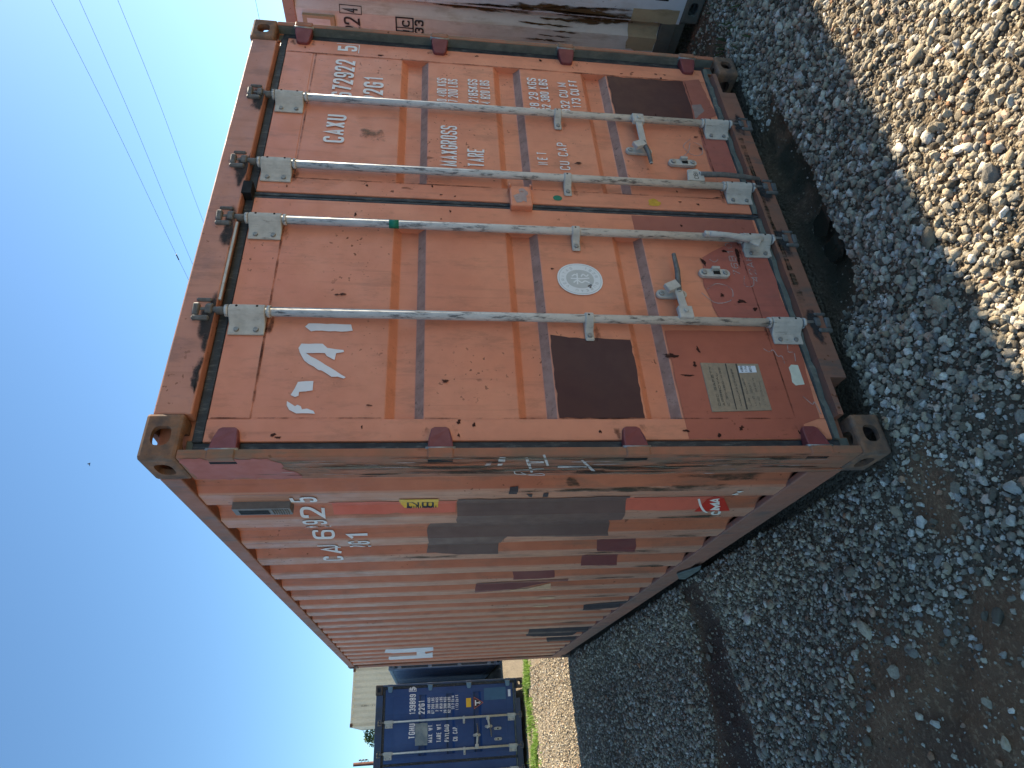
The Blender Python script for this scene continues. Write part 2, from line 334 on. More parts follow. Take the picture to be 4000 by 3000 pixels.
# ---------------------------------------------------------------- stencil lettering
_s = 's'
GL = {
 '0': [([(0, 0), (1, 0), (1, 1), (0, 1)], 1)], 'O': [([(0, 0), (1, 0), (1, 1), (0, 1)], 1)], 'Q': [([(0, 0), (1, 0), (1, 1), (0, 1)], 1), ([(.6, .25), (1, -.05)], 0)],
 '1': [([(.15, .78), (.62, 1, _s), (.62, 0)], 0)], '2': [([(0, .7), (0, 1), (1, 1), (1, .6), (0, 0, _s), (1, 0)], 0)],
 '3': [([(0, .76), (0, 1), (1, 1), (1, .53), (.4, .53)], 0), ([(.4, .53), (1, .53), (1, 0), (0, 0), (0, .24)], 0)],
 '4': [([(.74, 0), (.74, 1, _s), (0, .28, _s), (1.05, .28)], 0)], '5': [([(1, 1), (0, 1, _s), (0, .56, _s), (1, .6), (1, 0), (0, 0), (0, .25)], 0)],
 '6': [([(1, .77), (1, 1), (0, 1), (0, 0), (1, 0), (1, .56), (.02, .56)], 0)], '7': [([(0, 1), (1, 1, _s), (.38, 0)], 0)],
 '8': [([(0, .53), (1, .53), (1, 1), (0, 1)], 1), ([(0, 0), (1, 0), (1, .53), (0, .53)], 1)], '9': [([(0, .23), (0, 0), (1, 0), (1, 1), (0, 1), (0, .44), (.98, .44)], 0)],
 'A': [([(0, 0), (.5, 1, _s), (1, 0)], 0), ([(.17, .27), (.83, .27)], 0)], 'B': [([(0, 0, _s), (0, 1, _s), (1, 1), (1, .53), (0, .53, _s)], 0), ([(0, .53, _s), (1, .53), (1, 0), (0, 0, _s)], 0)],
 'C': [([(1, .74), (1, 1), (0, 1), (0, 0), (1, 0), (1, .26)], 0)], 'D': [([(0, 0, _s), (0, 1, _s), (1, 1), (1, 0)], 1)], 'E': [([(1, 1), (0, 1, _s), (0, 0, _s), (1, 0)], 0), ([(0, .52), (.8, .52)], 0)],
 'F': [([(1, 1), (0, 1, _s), (0, 0)], 0), ([(0, .52), (.8, .52)], 0)], 'G': [([(1, .74), (1, 1), (0, 1), (0, 0), (1, 0), (1, .47, _s), (.55, .47)], 0)],
 'H': [([(0, 0), (0, 1)], 0), ([(1, 0), (1, 1)], 0), ([(0, .5), (1, .5)], 0)], 'I': [([(.5, 0), (.5, 1)], 0)], 'K': [([(0, 0), (0, 1)], 0), ([(1, 1), (.08, .45)], 0), ([(.32, .6), (1, 0)], 0)],
 'L': [([(0, 1), (0, 0, _s), (1, 0)], 0)], 'M': [([(0, 0), (0, 1, _s), (.5, .2, _s), (1, 1, _s), (1, 0)], 0)], 'N': [([(0, 0), (0, 1, _s), (1, 0, _s), (1, 1)], 0)],
 'P': [([(0, 0), (0, 1, _s), (1, 1), (1, .46), (0, .46)], 0)], 'R': [([(0, 0), (0, 1, _s), (1, 1), (1, .5), (0, .5)], 0), ([(.5, .5), (1, 0)], 0)],
 'S': [([(1, .75), (1, 1), (0, 1), (0, .54), (1, .46), (1, 0), (0, 0), (0, .25)], 0)], 'T': [([(0, 1), (1, 1)], 0), ([(.5, 1), (.5, 0)], 0)], 'U': [([(0, 1), (0, 0), (1, 0), (1, 1)], 0)],
 'V': [([(0, 1), (.5, 0, _s), (1, 1)], 0)], 'W': [([(0, 1), (.22, 0, _s), (.5, .8, _s), (.78, 0, _s), (1, 1)], 0)], 'X': [([(0, 0), (1, 1)], 0), ([(0, 1), (1, 0)], 0)], 'Y': [([(0, 1), (.5, .45), (1, 1)], 0), ([(.5, .45), (.5, 0)], 0)],
 '.': [([(.3, .0), (.3, .06)], 0)],
}
CW = {'.': .45, ' ': .55, '1': .8, 'I': .5, 'M': 1.35, 'W': 1.5}
def stroke(pts, closed, w, mb2):
    """ribbon of width w along a 2-D path with mitred joints"""
    n = len(pts); L = []; R = []
    for i in range(n):
        p = Vector(pts[i])
        a = Vector(pts[i - 1]) if (i > 0 or closed) else None
        b = Vector(pts[(i + 1) % n]) if (i < n - 1 or closed) else None
        d1 = (p - a).normalized() if a is not None else None; d2 = (b - p).normalized() if b is not None else None
        if d1 is None: d1 = d2
        if d2 is None: d2 = d1
        n1 = Vector((-d1.y, d1.x)); n2 = Vector((-d2.y, d2.x)); m = (n1 + n2)
        m = m.normalized() if m.length > 1e-4 else n1
        k = min(1 / max(0.35, m.dot(n1)), 2.2) * w / 2
        L.append(p + m * k); R.append(p - m * k)
    k = len(mb2[0]); lay = (mb2[0][-1][2] + 1 if mb2[0] and len(mb2[0][-1]) > 2 else 0) % 6; mb2[0].extend([(x[0], x[1], lay) for x in L + R])   # each stroke a hair above the last
    for i in range(n if closed else n - 1):
        j = (i + 1) % n; mb2[1].append([k + i, k + j, k + n + j, k + n + i])
def roundpoly(pts, closed, r, seg=4):
    out = []; n = len(pts)
    for i in range(n):
        p = pts[i]; P = Vector(p[:2])
        if len(p) > 2 or (not closed and i in (0, n - 1)): out.append(tuple(P)); continue
        A = Vector(pts[i - 1][:2]); B = Vector(pts[(i + 1) % n][:2]); la = (A - P).length; lb = (B - P).length
        q = min(r, la * 0.49, lb * 0.49); S = P + (A - P) / la * q; E_ = P + (B - P) / lb * q
        for j in range(seg + 1):
            t = j / seg; out.append(tuple(S * (1 - t) ** 2 + P * 2 * t * (1 - t) + E_ * t * t))
    return out
def glyph(ch, x, z, w, h, t, mb2):
    for pts, closed in GL.get(ch, []):
        q = [((x + t / 2 + p[0] * (w - t)), (z + t / 2 + p[1] * (h - t))) + tuple(p[2:]) for p in pts]
        stroke(roundpoly(q, closed, (w - t) * 0.5), closed, t, mb2)
def text2d(s, x0, x1, z0, h, t=None, gap=0.28):
    """letters filling x0..x1, base z0, height h"""
    t = t or h * 0.155; tot = sum(CW.get(c, 1.0) for c in s) + gap * (len(s) - 1); u = (x1 - x0) / tot
    mb2 = ([], []); x = x0
    for c in s:
        w = CW.get(c, 1.0) * u
        glyph(c, x, z0, w, h, min(t, w * 0.34), mb2); x += w + gap * u
    return mb2
def words2d(s, x0, x1, z0, h, t=None, gap=0.28):
    """the same line, one shape for each word"""
    t = t or h * 0.155; tot = sum(CW.get(c, 1.0) for c in s) + gap * (len(s) - 1); u = (x1 - x0) / tot
    out = [([], [])]; x = x0
    for c in s:
        w = CW.get(c, 1.0) * u
        if c == ' ': out.append(([], []))
        else: glyph(c, x, z0, w, h, min(t, w * 0.34), out[-1])
        x += w + gap * u
    return [q for q in out if q[0]]
def put2d(name, mb2, f, mat, parent, nrm=(0, -1, 0)):
    lift = lambda p, q: tuple(p[i] + nrm[i] * .00022 * (q[2] if len(q) > 2 else 0) for i in range(3))
    me = bpy.data.meshes.new(name); me.from_pydata([lift(f(q[0], q[1]), q) for q in mb2[0]], [], mb2[1]); me.materials.append(mat)
    if mat.name in STAINS: me.attributes.new('fade', 'FLOAT', 'POINT').data.foreach_set('value', mb2[2] if len(mb2) > 2 else [1.0] * len(mb2[0]))
    return link(name, me, parent)
def fan2d(poly):
    """shape with a centre point, so that a stain can thin out towards its edge"""
    n = len(poly); c = (sum(p[0] for p in poly) / n, sum(p[1] for p in poly) / n)
    mid = [((p[0] + c[0]) / 2, (p[1] + c[1]) / 2) for p in poly]
    return ([c] + mid + list(poly), [[0, 1 + i, 1 + (i + 1) % n] for i in range(n)] + [[1 + i, 1 + n + i, 1 + n + (i + 1) % n, 1 + (i + 1) % n] for i in range(n)], [1.0] + [.9] * n + [0.0] * n)
def poly2d(poly):
    tri = tessellate_polygon([[Vector((a, b, 0)) for a, b in poly]]); return (list(poly), [list(t) for t in tri])

# ---------------------------------------------------------------- containers
W, H, L = 2.438, 2.591, 6.058
_cast = {}
def casting_mesh(mat):
    """hollow cast corner block with an oval hole in each face; x,y,z from 0 to its size"""
    if mat.name in _cast: return _cast[mat.name]
    dim = Vector((.162, .178, .118)); c = dim / 2; th = .02; bm = bmesh.new()
    N = 8
    faces = [(0, 1, 2), (1, 0, 2), (2, 0, 1)]
    holes = {0: (.026, .040), 1: (.040, .026), 2: (.032, .062)}
    def rect(a, b):
        o = []
        cs = [(-a, -b), (a, -b), (a, b), (-a, b)]
        for i in range(4):
            p, q = cs[i], cs[(i + 1) % 4]
            for j in range(N): o.append((p[0] + (q[0] - p[0]) * j / N, p[1] + (q[1] - p[1]) * j / N))
        return o
    for ax, ua, va in faces:
        for sgn in (-1, 1):
            a, b = dim[ua] / 2, dim[va] / 2
            R0 = rect(a, b); ra, rb = {0: (.042, .028), 1: (.034, .030), 2: (.032, .062)}[ax]
            Hh = []
            for p in R0:
                t = math.atan2(p[1] / b, p[0] / a); ct, st = math.cos(t), math.sin(t); e = .72
                Hh.append((math.copysign(abs(ct) ** e, ct) * ra, math.copysign(abs(st) ** e, st) * rb))
            R1 = rect(a - th, b - th)
            def P(q, d):
                v = [0, 0, 0]; v[ua] = c[ua] + q[0]; v[va] = c[va] + q[1]; v[ax] = c[ax] + sgn * (dim[ax] / 2 - d); return bm.verts.new(v)
            V = [[P(q, 0) for q in R0], [P(q, 0) for q in Hh], [P(q, th) for q in Hh], [P(q, th) for q in R1]]
            n = len(R0)
            for k in range(3):
                for i in range(n): bm.faces.new((V[k][i], V[k][(i + 1) % n], V[k + 1][(i + 1) % n], V[k + 1][i]))
    bmesh.ops.remove_doubles(bm, verts=bm.verts, dist=1e-5); bmesh.ops.recalc_face_normals(bm, faces=bm.faces)
    def outer(e):
        k = 0
        for ax in range(3):
            if all(abs(v.co[ax]) < 1e-5 for v in e.verts) or all(abs(v.co[ax] - dim[ax]) < 1e-5 for v in e.verts): k += 1
        return k == 2
    bmesh.ops.bevel(bm, geom=[e for e in bm.edges if outer(e)], offset=.012, segments=2, profile=.5, affect='EDGES')
    me = bpy.data.meshes.new('corner_casting'); bm.to_mesh(me); bm.free(); me.materials.append(mat)
    _cast[mat.name] = me
    return me

def corr_profile(y0, y1, pitch, centers=None, flat=.10, slope=.06, outer=.010, inner=.044):
    """break points (y, depth) of a pressed side wall between y0 and y1"""
    if centers is None:
        n = int(round((y1 - y0) / pitch)); p = (y1 - y0) / n; centers = [y0 + p * (i + .5) for i in range(n)]
    bp = [(y0, inner)]
    for c in centers:
        bp += [(c - flat / 2 - slope, inner), (c - flat / 2, outer), (c + flat / 2, outer), (c + flat / 2 + slope, inner)]
    bp.append((y1, inner))
    return bp
def _vn(a, b):
    return math.sin(a * 7.1 + 1.3 * math.sin(b * 5.3)) * .5 + math.sin(b * 9.7 + a * 3.1 + 2.0) * .3 + math.sin(a * 17 + b * 13) * .2

class Side:
    def __init__(s, bp, dents=.0025): s.bp = bp; s.d = dents
    def x(s, y, z):
        bp = s.bp
        if y <= bp[0][0]: v = bp[0][1]
        elif y >= bp[-1][0]: v = bp[-1][1]
        else:
            for (a, p), (b, q) in zip(bp, bp[1:]):
                if a <= y <= b: v = p + (q - p) * (y - a) / (b - a + 1e-9); break
        return v + s.d * _vn(y, z)
ZSTEP = .075
def wall_mesh(side, z0, z1, mat, flip=False, name='side_wall'):
    ys = []
    for (a, _), (b, _) in zip(side.bp, side.bp[1:]):
        if b - a < 1e-6: continue
        ys.append(a)
        if b - a > .04: ys.append((a + b) / 2)
    ys.append(side.bp[-1][0]); nz = int((z1 - z0) / ZSTEP)
    zs = [z0 + (z1 - z0) * i / nz for i in range(nz + 1)]
    v = [((side.x(y, z) if not flip else W - side.x(y, z)), y, z) for y in ys for z in zs]
    nzv = nz + 1; f = []
    for i in range(len(ys) - 1):
        for j in range(nz): f.append((i * nzv + j, i * nzv + j + 1, (i + 1) * nzv + j + 1, (i + 1) * nzv + j))
    me = bpy.data.meshes.new(name); me.from_pydata(v, [], f); me.materials.append(mat)
    return me
def drape(name, mb2, side, mat, parent, off=.0028):
    """lay a flat 2-D shape (y,z) on the pressed wall, bending it at every fold"""
    bm = bmesh.new(); lay = bm.verts.layers.float.new('fade'); vs = [bm.verts.new((-.00022 * (q[2] if len(q) > 2 else 0), q[0], q[1])) for q in mb2[0]]
    for i, q in enumerate(vs): q[lay] = mb2[2][i] if len(mb2) > 2 else 1.0
    for f in mb2[1]:
        try: bm.faces.new([vs[i] for i in f])
        except ValueError: pass
    a0 = min(v.co.y for v in vs); a1 = max(v.co.y for v in vs); b0 = min(v.co.z for v in vs); b1 = max(v.co.z for v in vs)
    cuts = [(Vector((0, y, 0)), Vector((0, 1, 0))) for y, _ in side.bp if a0 < y < a1]
    k = math.ceil(b0 / ZSTEP)
    while k * ZSTEP < b1: cuts.append((Vector((0, 0, k * ZSTEP)), Vector((0, 0, 1)))); k += 1
    for co, no in cuts:
        bmesh.ops.bisect_plane(bm, geom=bm.verts[:] + bm.edges[:] + bm.faces[:], plane_co=co, plane_no=no, dist=1e-6)
    for v in bm.verts: v.co.x += side.x(v.co.y, v.co.z) - off
    me = bpy.data.meshes.new(name); bm.to_mesh(me); bm.free(); me.materials.append(mat)
    return link(name, me, parent)

RODS = (.592, 1.058, 1.391, 1.855)
GROOVES = ((1.84, 1.705), (1.368, 1.227), (.895, .757))
DY = .045          # outer face of the door skins
ROD_Y = .018
def door_leaf(root, x0, x1, g0, g1, mat, mdust, mrub):
    """one door leaf: stiles, rails and a panel with three pressed grooves"""
    zb, zt = .187, 2.42
    m = MB(); m.box(x0, g0, DY, DY + .05, zb, zt); m.box(g1, x1, DY, DY + .05, zb, zt)
    m.box(g0 + .001, g1 - .001, DY + .0008, DY + .05, 2.283, zt - .001); m.box(g0 + .001, g1 - .001, DY + .0008, DY + .05, zb + .001, .31)
    prof = [(.31, .0025)]
    for a, b in reversed(GROOVES): prof += [(b, .0025), (b + .034, .034), (a - .031, .034), (a, .0025)]
    prof.append((2.283, .0025))
    for i in range(len(prof) - 1):
        (za, ya), (zc, yc) = prof[i], prof[i + 1]
        m.mat(1 if (yc > ya + .01) else 0)
        m.add([(g0, DY + ya, za), (g1, DY + ya, za), (g1, DY + yc, zc), (g0, DY + yc, zc)], [(0, 1, 2, 3)])
    m.mat(0)
    d = m.build('door', [mat, mdust], root, .0022)
    g = MB()
    g.box(x0 - .042, x0 - .001, DY + .006, DY + .03, zb - .03, zt + .03) if x0 < .5 else g.box(x0 - .018, x0 - .001, DY + .004, DY + .03, zb - .03, zt + .03)
    g.box(x1 + .001, x1 + .018, DY + .004, DY + .03, zb - .03, zt + .03) if x0 < .5 else g.box(x1 + .001, x1 + .05, DY + .006, DY + .03, zb - .03, zt + .03)
    g.box(x0, x1, DY + .003, DY + .03, zt + .001, zt + .035)
    g.build('gasket', mrub, d, .003)
    g = MB(); n_ = 26
    for i in range(n_):
        xa, xb = x0 + (x1 - x0) * i / n_, x0 + (x1 - x0) * (i + 1) / n_; q = lambda t: (DY - .006 + .004 * math.sin(t * 31) + .003 * math.sin(t * 77), zb - .004 + .003 * math.sin(t * 53))
        (ya, za), (yb, z2) = q(xa), q(xb)
        g.add([(xa, ya, .16), (xb, yb, .16), (xb, yb, z2), (xa, ya, za), (xa, DY + .03, za + .004), (xb, DY + .03, z2 + .004)], [(0, 1, 2, 3), (3, 2, 5, 4)])
    g.build('gasket', M['grimy'], d)
    return d
def hat(x, z0, z1, m):
    """clamp plate folded over a lock rod, flange on its left"""
    P = [(x + .028, DY), (x + .028, ROD_Y + .004), (x + .021, ROD_Y - .014), (x + .008, ROD_Y - .0225), (x - .008, ROD_Y - .0225), (x - .022, ROD_Y - .012), (x - .032, .020), (x - .046, .034), (x - .09, .037), (x - .09, DY)]
    m.prism(P, None, z0, z1, lambda a, b, t: (a, b, t))
def bolt(m, x, y, z, r=.0105, h=.008): m.cyl((x, y, z), (x, y - h, z), r, r * .8, 10)
_dots = {}
def dot(name, mk, parent, p, rad, h):
    key = (mk, rad, h)
    if key not in _dots: _dots[key] = MB().cyl((0, 0, 0), (0, -h, 0), rad, rad * .8, 10).mesh(name, [M[mk]])
    o = link(name, _dots[key], parent); o.location = p; return o
def lock_gear(door, x, pal, fine=True):
    m = MB(); m.cyl((x, ROD_Y, .17), (x, ROD_Y, 2.42), .0175, n=20)
    for z in (.158, .308, 2.272, 2.42): m.cyl((x, ROD_Y, z - .006), (x, ROD_Y, z + .006), .0225, n=18)
    m.build('lock_rod', pal['rod'], door)
    for z0, z1 in ((2.284, 2.412), (.17, .298)):
        m = MB(); hat(x, z0, z1, m); ob = m.build('rod_bracket', [pal['bracket'], M['bolt'], M['black']], door, .006, 2)
        for z in (z0 + .03, z1 - .03): dot('bolt', 'bolt', door, (x - .07, .037, z), .0105, .008)
        if fine:
            for z in (z0 + .028, z1 - .028): dot('bolt_hole', 'black', door, (x + .008, ROD_Y - .0224, z), .005, .0006)
    m = MB(); hat(x, 1.048, 1.084, m); m.build('rod_clamp', pal['bracket'], door, .004, 1)
    dot('bolt', 'bolt', door, (x - .068, .037, 1.066), .011, .008)
    if fine: dot('bolt_hole', 'black', door, (x + .004, ROD_Y - .0224, 1.07), .0045, .0006)
    for sg, z0 in ((1, 2.425), (-1, .155)):
        c = MB(); c.cyl((x, ROD_Y, z0), (x, ROD_Y, z0 + sg * .045), .0155, .0145, n=16)
        zz = z0 + sg * .055
        P = [(-.02, -.018), (.012, -.022), (.03, -.006), (.022, .012), (.004, .02), (-.024, .012)]
        c.prism([(x + a, ROD_Y + b) for a, b in P], None, min(zz - .012, zz + .012), max(zz - .012, zz + .012), lambda a, b, t: (a, b, t))
        zz2 = z0 + sg * .098
        P2 = [(-.03, -.016), (.018, -.024), (.026, .008), (-.004, .02), (-.032, .006)]
        c.prism([(x + a, ROD_Y + b) for a, b in P2], None, zz2 - .011, zz2 + .011, lambda a, b, t: (a, b, t))
        c.box(x - .008, x + .01, ROD_Y - .01, ROD_Y + .012, min(zz, zz2), max(zz, zz2))
        c.build('cam_end', pal['cam'], door, .004, 1)
        k = MB(); zk = z0 + sg * .077
        k.box(x - .052, x - .034, -.004, .04, zk - .03, zk + .03); k.box(x + .033, x + .047, .0, .04, zk - .026, zk + .026)
        k.box(x - .052, x + .047, .026, .04, zk - .034, zk + .034)
        k.build('cam_keeper', pal['cam'], door.parent, .005, 1)
def hinges(door, left, pal):
    for z in (2.342, 1.648, .966, .276):
        f = (lambda a: a) if left else (lambda a: W - a)
        m = MB(); P = [(.030, z - .040), (.036, z - .043), (.075, z - .040), (.118, z - .031), (.126, z - .020), (.126, z + .020), (.118, z + .031), (.075, z + .040), (.036, z + .043), (.030, z + .040)]
        yy = lambda a: .006 + max(0, (a - .05)) * .33
        n = len(P)
        v = [(f(a), yy(a), b) for a, b in P] + [(f(a), DY, b) for a, b in P]
        m.add(v, [tuple(range(n))] + [(i, (i + 1) % n, n + (i + 1) % n, n + i) for i in range(n)])
        m.build('hinge', pal['hinge'], door, .004, 2)
        k = MB(); k.cyl((f(.0325), .012, z - .05), (f(.0325), .012, z + .05), .0085, n=12); k.build('hinge_pin', M['bolt'], door)
        g = MB(); x0, x1 = sorted((f(.0005), f(.033))); g.box(x0, x1, -.0015, .030, z - .043, z + .043); g.build('hinge_lug', pal['post'], door.parent, .004, 1)
        s_ = MB(); x0, x1 = sorted((f(.0025), f(.0055))); s_.box(x0, x1, .034, .052, z - .042, z + .042); s_.build('hinge_slot', M['black'], door.parent)

def handle(door, hub, plate, end, catch, pal):
    (hx, hz), (px, pz), (ex, ez), (kx, k0, k1) = hub, plate, end, catch
    s = 1 if ex > hx else -1
    m = MB(); m.box(min(hx - s * .004, hx + s * .055), max(hx - s * .004, hx + s * .055), -.012, .012, hz - .03, hz + .03)
    a = Vector((hx + s * .04, .000, hz)); b = Vector((px + s * .01, -.004, pz - .012)); d = (b - a).normalized(); u = d.cross(Vector((0, 1, 0)))
    m.obox((a + b) / 2, d, (0, 1, 0), u, ((b - a).length / 2, .005, .017))
    m.cyl((hx + s * .03, -.012, hz), (hx + s * .03, -.019, hz), .010, n=10)
    m.mat(1); c = Vector((ex, -.002, ez)); mid = b.lerp(c, .45) + Vector((0, -.006, -.006))
    m.tube([b - d * .03, mid, c], .01, 10, [.012, .0115, .009])
    m.build('handle', [pal['bracket'], pal['cam']], door, .003)
    p = MB()
    def stadium(cx, cz, hw, hh, n=8):
        o = [(cx + hw * math.cos(math.pi * i / n), cz + hh - hw + hw * math.sin(math.pi * i / n)) for i in range(n + 1)]
        return o + [(2 * cx - x_, 2 * cz - z_) for x_, z_ in o]
    p.prism(stadium(px, pz, .021, .066), None, DY - .014, DY, lambda x_, z_, t: (x_, t, z_))
    p.mat(1); bolt(p, px, DY - .014, pz + .045, .013, .007); bolt(p, px, DY - .014, pz - .045, .013, .007)
    p.mat(0); p.obox((px + s * .006, -.008, pz + .012), (1, 0, .5), (0, 1, 0), (-.5, 0, 1), (.018, .010, .026))
    p.build('handle_retainer', [pal['bracket'], M['bolt']], door, .003)
    q = MB(); q.prism(stadium(kx, (k0 + k1) / 2, .021, (k1 - k0) / 2), None, DY - .016, DY, lambda x_, z_, t: (x_, t, z_))
    q.mat(2); q.box(kx - .012, kx + .013, DY - .0172, DY - .015, k0 + .045, k0 + .078)
    q.mat(1); bolt(q, kx, DY - .016, k1 - .022, .013, .008); bolt(q, kx, DY - .016, k0 + .022, .012, .007)
    q.mat(0); q.box(kx + .008, kx + .022, DY - .034, DY - .012, k0 + .05, k0 + .085)
    q.build('handle_catch', [pal['bracket'], M['bolt'], M['black']], door, .003)

def container(name, label, cat, loc, rz, pal, centers=None, gear=True, fine=False, dents=.0025, group=None, roofmat=None):
    r = thing(name, label, cat, loc, rz, group)
    cm = casting_mesh(pal['cast'])
    for ix in (0, 1):
        for iy in (0, 1):
            for iz in (0, 1):
                o = link('corner_casting', cm, r); o.scale = (-1 if ix else 1, -1 if iy else 1, -1 if iz else 1)
                o.location = (W if ix else 0, L if iy else 0, H if iz else 0)
    P = [(.004, .004), (.034, .004), (.034, .052), (.035, .056), (.09, .056), (.09, .188), (.004, .188)]
    for left in (True, False):
        for back in (False, True):
            Q = [((a if left else W - a), (b if not back else L - b)) for a, b in P]
            m = MB(); m.prism(Q, None, .1165, H - .1165, lambda a, b, t: (a, b, t)); m.mi[1] = m.mi[2] = m.mi[3] = 1; m.build('corner_post', [pal['post'], pal.get('inner', pal['post'])], r, .004, 2)
    m = MB(); m.box(.1625, W - .1625, .010, .12, 2.458, 2.578); m.box(.035, W - .035, .07, .12, 2.44, 2.57); m.build('header_beam', pal['header'], r, .006, 2)
    Pz = [(.1625, .158), (W - .1625, .158), (W - .1625, .136), (W - .325, .136), (W - .325, .066), (.325, .066), (.325, .136), (.1625, .136)]
    m = MB(); m.prism(Pz, None, .006, .12, lambda a, b, t: (a, t, b)); m.box(.091, W - .091, .07, .13, .12, .19); m.build('door_sill', pal['sill'], r, .005, 2)
    for left in (True, False):
        f = (lambda a: a) if left else (lambda a: W - a)
        bx = lambda m, a, b, *q: m.box(min(f(a), f(b)), max(f(a), f(b)), *q)
        m = MB(); bx(m, .003, .06, .1785, L - .1785, 2.513, 2.583); m.build('top_rail', pal['rail'], r, .006, 2)
        m = MB(); bx(m, .003, .03, .1885, L - .1885, .128, .232); bx(m, .014, .06, .179, L - .179, .072, .13); m.build('bottom_rail', pal['brail'] if 'brail' in pal else pal['rail'], r, .006, 2)
    side = Side(corr_profile(.186, L - .186, .28, centers), dents)
    lw = link('side_wall', wall_mesh(side, .222, 2.522, pal['side']), r)
    link('side_wall', wall_mesh(Side(corr_profile(.186, L - .186, .28), dents), .222, 2.522, pal['side'], True), r)
    # pressed end wall at the back, roof and floor
    e = corr_profile(.088, W - .088, .25, None, .09, .05, .012, .05); v = []; zs = (.2, 1.3, 2.5)
    for a, b in e:
        for z in zs: v.append((a, L - b, z))
    m = MB(); m.add(v, [(i * 3 + j, (i + 1) * 3 + j, (i + 1) * 3 + j + 1, i * 3 + j + 1) for i in range(len(e) - 1) for j in range(2)]); m.build('end_wall', pal['side'], r)
    for z0, z1 in ((2.49, 2.578), (.07, .215)): m = MB(); m.box(.163, W - .163, L - .12, L - .012, z0, z1); m.build('end_beam', pal['rail'], r, .005)
    e = corr_profile(.12, L - .12, .21, None, .1, .02, .0, .02); v = []
    for a, b in e: v += [(.05, a, 2.575 - b * .6), (W - .05, a, 2.575 - b * .6)]
    m = MB(); m.add(v, [(2 * i, 2 * i + 1, 2 * i + 3, 2 * i + 2) for i in range(len(e) - 1)]); m.build('roof', pal['side'], r)
    m = MB(); m.box(.062, W - .062, .122, L - .122, .12, .17); m.build('floor', M['cargo_floor'], r)
    dl = door_leaf(r, .078, 1.206, .163, 1.068, pal['door'], pal['dust'], pal['rubber'])
    dr = door_leaf(r, 1.246, 2.36, 1.335, 2.249, pal['door'], pal['dust'], pal['rubber'])
    hinges(dl, True, pal); hinges(dr, False, pal)
    if gear:
        for x, d in zip(RODS, (dl, dl, dr, dr)): lock_gear(d, x, pal, fine)
    return r, dl, dr, lw, side

